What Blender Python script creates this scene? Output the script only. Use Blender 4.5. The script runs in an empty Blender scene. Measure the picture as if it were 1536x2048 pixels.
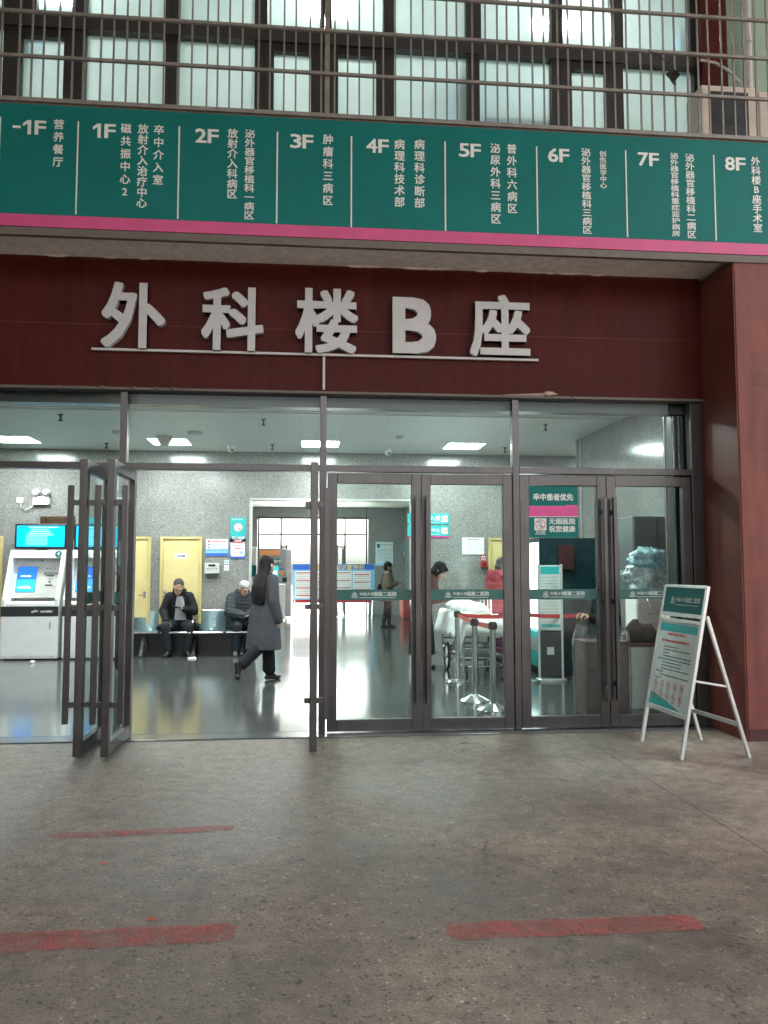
import bpy, bmesh, math, random
from mathutils import Vector, Matrix, noise as mnoise
random.seed(7)
D = bpy.data
SC = bpy.context.scene
COL = SC.collection
R = math.radians
PI = math.pi

# ------------------------------------------------------------------ camera
F, CX, CY = 1580.0, 768.0, 1024.0            # focal length and centre of the photo, in its pixels
CAM = Vector((0.0, -7.2, 1.5))
PITCH = math.atan(111.0 / F)
YAW = math.atan(151.0 / F * math.cos(PITCH))
FWD = Vector((math.sin(YAW) * math.cos(PITCH), math.cos(YAW) * math.cos(PITCH), math.sin(PITCH)))
RGT = Vector((math.cos(YAW), -math.sin(YAW), 0))
UPV = RGT.cross(FWD)
cd = D.cameras.new('camera')
cam = D.objects.new('camera', cd)
COL.objects.link(cam)
cam.location = CAM
cam.rotation_euler = (PI / 2 + PITCH, 0, -YAW)
cd.sensor_fit = 'VERTICAL'
cd.sensor_height = 24.0
cd.lens = 24.0 * F / 2048.0
cd.clip_start = 0.05
cd.clip_end = 400
SC.camera = cam

# ------------------------------------------------------------------ sky, sun, exposure (overcast winter day, camera under an unseen canopy added for shade)
SUN_EL, SUN_AZ = R(50), R(20)                # the sun stands behind the building
w = D.worlds.new('World')
SC.world = w
w.use_nodes = True
nt = w.node_tree
bg = nt.nodes['Background']
sky = nt.nodes.new('ShaderNodeTexSky')
sky.sky_type = 'NISHITA'
sky.sun_disc = False
sky.sun_elevation = SUN_EL
sky.sun_rotation = SUN_AZ
sky.dust_density = 6.0
sky.air_density = 1.0
hs = nt.nodes.new('ShaderNodeHueSaturation')
hs.inputs['Saturation'].default_value = 0.22  # cloud cover greys the sky
nt.links.new(sky.outputs[0], hs.inputs['Color'])
tn = nt.nodes.new('ShaderNodeMix')
tn.data_type = 'RGBA'
tn.blend_type = 'MULTIPLY'
tn.inputs[0].default_value = 1.0
tn.inputs[7].default_value = (1.0, 0.97, 0.93, 1)   # winter haze
nt.links.new(hs.outputs[0], tn.inputs[6])
nt.links.new(tn.outputs[2], bg.inputs['Color'])
bg.inputs['Strength'].default_value = 0.12
sd = D.lights.new('sun', 'SUN')
sd.energy = 5.0
sd.angle = R(14)
sd.color = (1.0, 0.95, 0.88)
sun = D.objects.new('sun', sd)
COL.objects.link(sun)
sdir = Vector((math.sin(SUN_AZ) * math.cos(SUN_EL), math.cos(SUN_AZ) * math.cos(SUN_EL), math.sin(SUN_EL)))
sun.rotation_euler = sdir.to_track_quat('Z', 'Y').to_euler()
sun.location = (0, 0, 40)
SC.view_settings.view_transform = 'Standard'
SC.view_settings.look = 'None'
SC.view_settings.gamma = 1
SC.view_settings.exposure = 3.35
LAMP = 7.8                                    # strength of the lobby's ceiling panels
SC.cycles.max_bounces = 10
SC.cycles.diffuse_bounces = 5
SC.cycles.glossy_bounces = 5
SC.cycles.transparent_max_bounces = 24
SC.cycles.transmission_bounces = 6
SC.cycles.caustics_reflective = False
SC.cycles.caustics_refractive = False
SC.cycles.sample_clamp_indirect = 6.0

# ------------------------------------------------------------------ measuring: a photo pixel to a point on a plane of the place
def ray(px, py):
    return FWD * F + RGT * (px - CX) - UPV * (py - CY)
def A(px, py, Y):
    d = ray(px, py)
    return CAM + d * ((Y - CAM.y) / d.y)
def G(px, py, z=0.0):
    d = ray(px, py)
    return CAM + d * ((z - CAM.z) / d.z)
def AX(px, py, X):
    d = ray(px, py)
    return CAM + d * ((X - CAM.x) / d.x)
def rect_at(Y, x0, y0, x1, y1):
    ym, xm = (y0 + y1) / 2, (x0 + x1) / 2
    a, b = A(x0, ym, Y), A(x1, ym, Y)
    t, u = A(xm, y0, Y), A(xm, y1, Y)
    return (a.x + b.x) / 2, (t.z + u.z) / 2, b.x - a.x, t.z - u.z

# ------------------------------------------------------------------ materials
def newmat(name):
    m = D.materials.new(name)
    m.use_nodes = True
    return m, m.node_tree, m.node_tree.nodes['Principled BSDF']
def node(nt, typ, **kw):
    n = nt.nodes.new(typ)
    for k, v in kw.items():
        if k.startswith('i_'):
            key = k[2:]
            key = int(key) if key.isdigit() else key.replace('_', ' ')
            n.inputs[key].default_value = v
        else:
            setattr(n, k, v)
    return n
def ramp(nt, src, stops):
    r = nt.nodes.new('ShaderNodeValToRGB')
    el = r.color_ramp.elements
    while len(el) < len(stops):
        el.new(0.5)
    for e, (p, c) in zip(el, stops):
        e.position = p
        e.color = (c, c, c, 1) if isinstance(c, (int, float)) else (*c, 1)
    nt.links.new(src, r.inputs[0])
    return r.outputs[0]
def mixc(nt, fac, a, b, mode='MIX'):
    m = nt.nodes.new('ShaderNodeMix')
    m.data_type = 'RGBA'
    m.blend_type = mode
    for s, v in ((m.inputs[0], fac), (m.inputs[6], a), (m.inputs[7], b)):
        if isinstance(v, (int, float)):
            s.default_value = v
        elif isinstance(v, (tuple, list)):
            s.default_value = (*v, 1)
        else:
            nt.links.new(v, s)
    return m.outputs[2]
def mathn(nt, op, a, b=None, c=None):
    m = nt.nodes.new('ShaderNodeMath')
    m.operation = op
    for i, v in enumerate((a, b, c)):
        if v is None:
            continue
        if isinstance(v, (int, float)):
            m.inputs[i].default_value = v
        else:
            nt.links.new(v, m.inputs[i])
    return m.outputs[0]
def pos(nt):
    return nt.nodes.new('ShaderNodeNewGeometry').outputs['Position']
def objco(nt):
    return nt.nodes.new('ShaderNodeTexCoord').outputs['Object']
def noisef(nt, vec, scale, detail=3, rough=0.5):
    n = node(nt, 'ShaderNodeTexNoise', i_Scale=scale, i_Detail=detail, i_Roughness=rough)
    nt.links.new(vec, n.inputs['Vector'])
    return n.outputs['Fac']
def bump(nt, b, h, strength, dist=0.01):
    n = node(nt, 'ShaderNodeBump', i_Strength=strength, i_Distance=dist)
    nt.links.new(h, n.inputs['Height'])
    nt.links.new(n.outputs[0], b.inputs['Normal'])
def plain(name, col, rough=0.5, metal=0.0, var=0.12, scale=6.0, spec=0.5, rv=0.1, bmp=0.0, bscale=60, coat=0):
    """a painted or plain surface with slight unevenness of tone and gloss"""
    m, nt, b = newmat(name)
    v = objco(nt)
    n = noisef(nt, v, scale, 4, 0.6)
    f = ramp(nt, n, [(0.3, 1 - var), (0.7, 1 + var * 0.4)])
    c = mixc(nt, 1.0, col, f, 'MULTIPLY')
    nt.links.new(c, b.inputs['Base Color'])
    rr = mathn(nt, 'MULTIPLY_ADD', n, rv * 2, rough - rv)
    nt.links.new(rr, b.inputs['Roughness'])
    b.inputs['Metallic'].default_value = metal
    b.inputs['Specular IOR Level'].default_value = spec
    b.inputs['Coat Weight'].default_value = coat
    if bmp:
        bump(nt, b, noisef(nt, v, bscale, 3), bmp, 0.005)
    return m
def emit(name, col, s):
    m, nt, b = newmat(name)
    b.inputs['Base Color'].default_value = (*[min(1, c * 0.5) for c in col], 1)
    b.inputs['Emission Color'].default_value = (*col, 1)
    b.inputs['Emission Strength'].default_value = s
    b.inputs['Roughness'].default_value = 0.3
    return m
def grid_lines(nt, p, axis, period, off, width):
    s = nt.nodes.new('ShaderNodeSeparateXYZ')
    nt.links.new(p, s.inputs[0])
    t = mathn(nt, 'SUBTRACT', s.outputs[axis], off)
    t = mathn(nt, 'PINGPONG', t, period / 2)
    return mathn(nt, 'LESS_THAN', t, width)

def red_granite(name, k, r0, spc=0.2, gb=1.0):
    m, nt, b = newmat(name)
    p = pos(nt)
    sp = noisef(nt, p, 210, 2, 0.7)
    cl = noisef(nt, p, 3.0, 5, 0.65)
    mp = node(nt, 'ShaderNodeMapping')
    mp.inputs['Scale'].default_value = (7, 7, 0.8)
    nt.links.new(p, mp.inputs[0])
    st = noisef(nt, mp.outputs[0], 1.5, 4, 0.6)
    c = ramp(nt, sp, [(0.30, (0.100 * k, 0.027 * k * gb, 0.021 * k * gb)), (0.5, (0.205 * k, 0.060 * k * gb, 0.048 * k * gb)), (0.72, (0.33 * k, 0.13 * k * gb, 0.105 * k * gb))])
    c = mixc(nt, 1.0, c, ramp(nt, cl, [(0.25, 0.72), (0.75, 1.12)]), 'MULTIPLY')
    c = mixc(nt, 1.0, c, ramp(nt, st, [(0.3, 0.78), (0.7, 1.1)]), 'MULTIPLY')
    g1 = grid_lines(nt, p, 2, 0.60, 0.09, 0.0022)
    g2 = grid_lines(nt, p, 0, 1.2, 0.55, 0.0018)
    c = mixc(nt, mathn(nt, 'MULTIPLY', g1, 0.30), c, (0.26, 0.12, 0.10))
    c = mixc(nt, mathn(nt, 'MULTIPLY', g2, 0.6), c, (0.05, 0.02, 0.016))
    nt.links.new(c, b.inputs['Base Color'])
    nt.links.new(mathn(nt, 'MULTIPLY_ADD', cl, 0.30, r0), b.inputs['Roughness'])
    b.inputs['Specular IOR Level'].default_value = spc
    bump(nt, b, noisef(nt, p, 1.1, 2), 0.05, 0.05)
    return m
def grey_granite(name, base, rough, tile=1.0):
    m, nt, b = newmat(name)
    p = pos(nt)
    vo = node(nt, 'ShaderNodeTexVoronoi', i_Scale=95.0)
    nt.links.new(p, vo.inputs['Vector'])
    wn = nt.nodes.new('ShaderNodeSeparateColor')
    nt.links.new(vo.outputs['Color'], wn.inputs[0])
    sp = noisef(nt, p, 60, 3, 0.7)
    cl = noisef(nt, p, 1.6, 4, 0.6)
    f = mathn(nt, 'ADD', mathn(nt, 'MULTIPLY', wn.outputs[0], 0.55), mathn(nt, 'MULTIPLY', sp, 0.45))
    k = base
    c = ramp(nt, f, [(0.2, (k * 0.52, k * 0.53, k * 0.51)), (0.42, (k * 0.85, k * 0.87, k * 0.82)), (0.6, (k, k * 1.02, k * 0.96)), (0.85, (k * 1.38, k * 1.38, k * 1.31))])
    c = mixc(nt, 1.0, c, ramp(nt, cl, [(0.3, 0.84), (0.7, 1.1)]), 'MULTIPLY')
    gx = grid_lines(nt, p, 0, tile, 0.2, 0.002)
    gz = grid_lines(nt, p, 2, 0.62, 0.02, 0.002)
    g = mathn(nt, 'MAXIMUM', gx, gz)
    c = mixc(nt, mathn(nt, 'MULTIPLY', g, 0.5), c, (0.08, 0.085, 0.08))
    nt.links.new(c, b.inputs['Base Color'])
    nt.links.new(mathn(nt, 'MULTIPLY_ADD', sp, 0.14, rough), b.inputs['Roughness'])
    return m
def lobby_floor_mat():
    m, nt, b = newmat('dark_polished_stone')
    p = pos(nt)
    sp = noisef(nt, p, 90, 2, 0.7)
    cl = noisef(nt, p, 1.3, 5, 0.65)
    c = ramp(nt, sp, [(0.3, (0.045, 0.050, 0.050)), (0.7, (0.105, 0.112, 0.108))])
    c = mixc(nt, 1.0, c, ramp(nt, cl, [(0.3, 0.75), (0.7, 1.2)]), 'MULTIPLY')
    g = mathn(nt, 'MAXIMUM', grid_lines(nt, p, 0, 0.8, -0.12, 0.0025), grid_lines(nt, p, 1, 0.8, 0.15, 0.0022))
    c = mixc(nt, mathn(nt, 'MULTIPLY', g, 0.8), c, (0.02, 0.02, 0.02))
    nt.links.new(c, b.inputs['Base Color'])
    r = mathn(nt, 'MULTIPLY_ADD', cl, 0.12, 0.08)
    nt.links.new(r, b.inputs['Roughness'])
    b.inputs['Specular IOR Level'].default_value = 1.0
    bump(nt, b, noisef(nt, p, 2.2, 3), 0.05, 0.02)
    return m
def ground_mat():
    m, nt, b = newmat('exposed_aggregate_concrete')
    p = pos(nt)
    s = nt.nodes.new('ShaderNodeSeparateXYZ')
    nt.links.new(p, s.inputs[0])
    dn = node(nt, 'ShaderNodeTexNoise', i_Scale=26.0, i_Detail=4.0, i_Roughness=0.7)
    nt.links.new(p, dn.inputs['Vector'])
    dv = nt.nodes.new('ShaderNodeVectorMath')
    dv.operation = 'MULTIPLY_ADD'
    nt.links.new(dn.outputs['Color'], dv.inputs[0])
    dv.inputs[1].default_value = (0.05, 0.05, 0.0)
    nt.links.new(p, dv.inputs[2])
    pd = dv.outputs[0]
    vo = node(nt, 'ShaderNodeTexVoronoi', i_Scale=62.0)
    nt.links.new(pd, vo.inputs['Vector'])
    cc = nt.nodes.new('ShaderNodeSeparateColor')
    nt.links.new(vo.outputs['Color'], cc.inputs[0])
    v2 = node(nt, 'ShaderNodeTexVoronoi', i_Scale=24.0)
    nt.links.new(pd, v2.inputs['Vector'])
    c2 = nt.nodes.new('ShaderNodeSeparateColor')
    nt.links.new(v2.outputs['Color'], c2.inputs[0])
    fine = noisef(nt, p, 95, 6, 0.82)
    mid = noisef(nt, p, 9, 5, 0.7)
    big = noisef(nt, p, 0.9, 5, 0.6)
    c = ramp(nt, fine, [(0.28, (0.085, 0.070, 0.058)), (0.5, (0.215, 0.184, 0.155)), (0.72, (0.38, 0.332, 0.283))])
    # stones: some dark, a few pale
    near = mathn(nt, 'LESS_THAN', vo.outputs['Distance'], 0.42)
    dark = mathn(nt, 'MULTIPLY', near, mathn(nt, 'GREATER_THAN', cc.outputs[0], 0.84))
    pale = mathn(nt, 'MULTIPLY', mathn(nt, 'LESS_THAN', vo.outputs['Distance'], 0.34), mathn(nt, 'LESS_THAN', cc.outputs[0], 0.075))
    bigd = mathn(nt, 'MULTIPLY', mathn(nt, 'LESS_THAN', v2.outputs['Distance'], 0.30), mathn(nt, 'GREATER_THAN', c2.outputs[0], 0.94))
    bigp = mathn(nt, 'MULTIPLY', mathn(nt, 'LESS_THAN', v2.outputs['Distance'], 0.26), mathn(nt, 'LESS_THAN', c2.outputs[0], 0.035))
    # the right-hand slab is smoother and paler, past a sawn joint; feet have polished the middle
    jx = mathn(nt, 'MULTIPLY_ADD', s.outputs[1], 0.0, 2.402)
    wob = mathn(nt, 'MULTIPLY_ADD', big, 2.4, -1.2)
    sx = mathn(nt, 'ADD', mathn(nt, 'SUBTRACT', s.outputs[0], jx), wob)
    slab = ramp(nt, mathn(nt, 'MULTIPLY_ADD', sx, 0.28, 0.45), [(0.2, 0.0), (0.75, 1.0)])
    near_wall = ramp(nt, mathn(nt, 'MULTIPLY_ADD', s.outputs[1], 0.25, 1.05), [(0.1, 0.35), (0.75, 1.0)])
    smooth = mathn(nt, 'MULTIPLY', mathn(nt, 'MULTIPLY', slab, near_wall), ramp(nt, mid, [(0.3, 0.7), (0.6, 0.95)]))
    keep = mathn(nt, 'SUBTRACT', 1.0, mathn(nt, 'MULTIPLY', smooth, 0.8))
    c = mixc(nt, mathn(nt, 'MULTIPLY', dark, mathn(nt, 'MULTIPLY', keep, 0.75)), c, (0.055, 0.046, 0.04))
    c = mixc(nt, mathn(nt, 'MULTIPLY', pale, mathn(nt, 'MULTIPLY', keep, 0.7)), c, (0.52, 0.48, 0.43))
    c = mixc(nt, mathn(nt, 'MULTIPLY', bigd, mathn(nt, 'MULTIPLY', keep, 0.75)), c, (0.05, 0.040, 0.034))
    c = mixc(nt, mathn(nt, 'MULTIPLY', bigp, mathn(nt, 'MULTIPLY', keep, 0.6)), c, (0.46, 0.42, 0.37))
    c = mixc(nt, mathn(nt, 'MULTIPLY', smooth, 0.6), c, (0.36, 0.295, 0.25))
    c = mixc(nt, 1.0, c, ramp(nt, mid, [(0.3, 0.62), (0.7, 1.18)]), 'MULTIPLY')
    c = mixc(nt, 1.0, c, ramp(nt, big, [(0.30, (0.50, 0.47, 0.45)), (0.5, (0.84, 0.81, 0.78)), (0.70, (1.18, 1.13, 1.07))]), 'MULTIPLY')
    # grime patches and drips of old water
    gr = noisef(nt, p, 2.6, 7, 0.72)
    c = mixc(nt, ramp(nt, gr, [(0.54, 0.0), (0.68, 0.55)]), c, (0.055, 0.046, 0.040))
    # hairline cracks
    cv = node(nt, 'ShaderNodeTexVoronoi', i_Scale=0.42)
    cv.feature = 'DISTANCE_TO_EDGE'
    wv = nt.nodes.new('ShaderNodeVectorMath')
    wv.operation = 'MULTIPLY_ADD'
    nz = node(nt, 'ShaderNodeTexNoise', i_Scale=2.2, i_Detail=5.0)
    nt.links.new(p, nz.inputs['Vector'])
    nt.links.new(nz.outputs['Color'], wv.inputs[0])
    wv.inputs[1].default_value = (0.7, 0.7, 0)
    nt.links.new(p, wv.inputs[2])
    nt.links.new(wv.outputs[0], cv.inputs['Vector'])
    crack = mathn(nt, 'MULTIPLY', mathn(nt, 'LESS_THAN', cv.outputs['Distance'], 0.0016), ramp(nt, big, [(0.45, 0.0), (0.6, 0.75)]))
    c = mixc(nt, crack, c, (0.04, 0.034, 0.03))
    jd = mathn(nt, 'ABSOLUTE', mathn(nt, 'SUBTRACT', s.outputs[0], mathn(nt, 'ADD', jx, mathn(nt, 'MULTIPLY', mid, 0.03))))
    joint = mathn(nt, 'LESS_THAN', jd, mathn(nt, 'MULTIPLY', fine, 0.009))
    c = mixc(nt, mathn(nt, 'MULTIPLY', joint, 0.8), c, (0.04, 0.033, 0.028))
    nt.links.new(c, b.inputs['Base Color'])
    r = ramp(nt, big, [(0.35, 0.42), (0.65, 0.72)])
    nt.links.new(r, b.inputs['Roughness'])
    h = mathn(nt, 'ADD', mathn(nt, 'MULTIPLY', fine, 0.6), mathn(nt, 'MULTIPLY', vo.outputs['Distance'], -0.5))
    h = mathn(nt, 'MULTIPLY', h, keep)
    bump(nt, b, h, 0.7, 0.006)
    return m
def paint_mat():
    m, nt, b = newmat('worn_red_paint')
    p = pos(nt)
    wear = noisef(nt, p, 5.5, 6, 0.75)
    pit = noisef(nt, p, 120, 3, 0.7)
    k = ramp(nt, mathn(nt, 'ADD', mathn(nt, 'MULTIPLY', wear, 0.6), mathn(nt, 'MULTIPLY', pit, 0.4)), [(0.40, 0.10), (0.62, 0.86)])
    c = ramp(nt, pit, [(0.3, (0.27, 0.058, 0.053)), (0.7, (0.47, 0.125, 0.115))])
    nt.links.new(c, b.inputs['Base Color'])
    b.inputs['Roughness'].default_value = 0.7
    tr = nt.nodes.new('ShaderNodeBsdfTransparent')
    mx = nt.nodes.new('ShaderNodeMixShader')
    nt.links.new(k, mx.inputs[0])
    nt.links.new(tr.outputs[0], mx.inputs[1])
    nt.links.new(b.outputs[0], mx.inputs[2])
    nt.links.new(mx.outputs[0], nt.nodes['Material Output'].inputs[0])
    return m
def glass_mat(name='clear_glass', tint=(0.90, 0.95, 0.93), base=0.009, rough=0.0, wrinkle=0.0, haze=0.0, hcol=(0.6, 0.7, 0.7)):
    m, nt, b = newmat(name)
    tr = nt.nodes.new('ShaderNodeBsdfTransparent')
    tr.inputs[0].default_value = (*tint, 1)
    gl = nt.nodes.new('ShaderNodeBsdfAnisotropic')
    gl.inputs['Roughness'].default_value = rough
    gl.inputs['Color'].default_value = (0.95, 0.97, 1, 1)
    lw = nt.nodes.new('ShaderNodeLayerWeight')
    lw.inputs[0].default_value = 0.5
    f = mathn(nt, 'POWER', lw.outputs['Facing'], 5.0)
    f = mathn(nt, 'MULTIPLY_ADD', f, 0.9, base)
    out = tr.outputs[0]
    if haze:
        df = nt.nodes.new('ShaderNodeBsdfDiffuse')
        df.inputs[0].default_value = (*hcol, 1)
        hz = nt.nodes.new('ShaderNodeMixShader')
        p = objco(nt)
        nt.links.new(ramp(nt, noisef(nt, p, 14, 5, 0.7), [(0.42, haze * 0.25), (0.62, min(1, haze * 1.6))]), hz.inputs[0])
        nt.links.new(tr.outputs[0], hz.inputs[1])
        nt.links.new(df.outputs[0], hz.inputs[2])
        out = hz.outputs[0]
    if wrinkle:
        bn = node(nt, 'ShaderNodeBump', i_Strength=wrinkle, i_Distance=0.02)
        nt.links.new(noisef(nt, objco(nt), 11, 5, 0.65), bn.inputs['Height'])
        nt.links.new(bn.outputs[0], gl.inputs['Normal'])
    mx = nt.nodes.new('ShaderNodeMixShader')
    nt.links.new(f, mx.inputs[0])
    nt.links.new(out, mx.inputs[1])
    nt.links.new(gl.outputs[0], mx.inputs[2])
    nt.links.new(mx.outputs[0], nt.nodes['Material Output'].inputs[0])
    return m
def frosted_mat():
    m, nt, b = newmat('frosted_glass')
    p = pos(nt)
    t = nt.nodes.new('ShaderNodeBsdfTranslucent')
    c = ramp(nt, noisef(nt, p, 1.2, 4, 0.6), [(0.3, (0.68, 0.73, 0.71)), (0.7, (0.84, 0.88, 0.86))])
    nt.links.new(c, t.inputs[0])
    rf = nt.nodes.new('ShaderNodeBsdfRefraction')
    rf.inputs['Roughness'].default_value = 0.42
    rf.inputs['IOR'].default_value = 1.25
    nt.links.new(c, rf.inputs[0])
    df = nt.nodes.new('ShaderNodeBsdfPrincipled')
    df.inputs['Base Color'].default_value = (0.3, 0.34, 0.32, 1)
    df.inputs['Roughness'].default_value = 0.25
    m1 = nt.nodes.new('ShaderNodeMixShader')
    m1.inputs[0].default_value = 0.55
    nt.links.new(t.outputs[0], m1.inputs[1])
    nt.links.new(rf.outputs[0], m1.inputs[2])
    m2 = nt.nodes.new('ShaderNodeMixShader')
    m2.inputs[0].default_value = 0.12
    nt.links.new(m1.outputs[0], m2.inputs[1])
    nt.links.new(df.outputs[0], m2.inputs[2])
    nt.links.new(m2.outputs[0], nt.nodes['Material Output'].inputs[0])
    return m
def ceiling_mat():
    m, nt, b = newmat('white_ceiling_tile')
    p = pos(nt)
    g = mathn(nt, 'MAXIMUM', grid_lines(nt, p, 0, 0.6, -0.12, 0.004), grid_lines(nt, p, 1, 0.6, 0.0, 0.004))
    c = mixc(nt, noisef(nt, p, 0.8, 3), (0.66, 0.70, 0.67), (0.76, 0.79, 0.76))
    c = mixc(nt, mathn(nt, 'MULTIPLY', g, 0.35), c, (0.28, 0.30, 0.29))
    nt.links.new(c, b.inputs['Base Color'])
    b.inputs['Roughness'].default_value = 0.45
    return m
def brushed(name, col, rough=0.36):
    m, nt, b = newmat(name)
    v = pos(nt)
    mp = node(nt, 'ShaderNodeMapping')
    mp.inputs['Scale'].default_value = (60, 60, 1.2)
    nt.links.new(v, mp.inputs[0])
    n = noisef(nt, mp.outputs[0], 2.0, 4, 0.6)
    n2 = noisef(nt, v, 2.5, 4, 0.6)
    c = mixc(nt, 1.0, col, ramp(nt, n, [(0.3, 0.8), (0.7, 1.1)]), 'MULTIPLY')
    c = mixc(nt, 1.0, c, ramp(nt, n2, [(0.3, 0.8), (0.7, 1.1)]), 'MULTIPLY')
    nt.links.new(c, b.inputs['Base Color'])
    b.inputs['Metallic'].default_value = 0.85
    nt.links.new(mathn(nt, 'MULTIPLY_ADD', n2, 0.24, rough - 0.12), b.inputs['Roughness'])
    return m
def plaster_mat():
    m, nt, b = newmat('dirty_white_plaster')
    p = pos(nt)
    n1 = noisef(nt, p, 1.4, 5, 0.65)
    n2 = noisef(nt, p, 14, 5, 0.7)
    c = ramp(nt, n1, [(0.3, (0.78, 0.79, 0.80)), (0.65, (0.90, 0.905, 0.91))])
    c = mixc(nt, 1.0, c, ramp(nt, n2, [(0.3, 0.78), (0.6, 1.05)]), 'MULTIPLY')
    sp = ramp(nt, noisef(nt, p, 30, 2, 0.5), [(0.70, 0.0), (0.76, 0.6)])
    c = mixc(nt, sp, c, (0.12, 0.10, 0.09))
    nt.links.new(c, b.inputs['Base Color'])
    b.inputs['Roughness'].default_value = 0.85
    bump(nt, b, n2, 0.35, 0.01)
    return m

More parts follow.
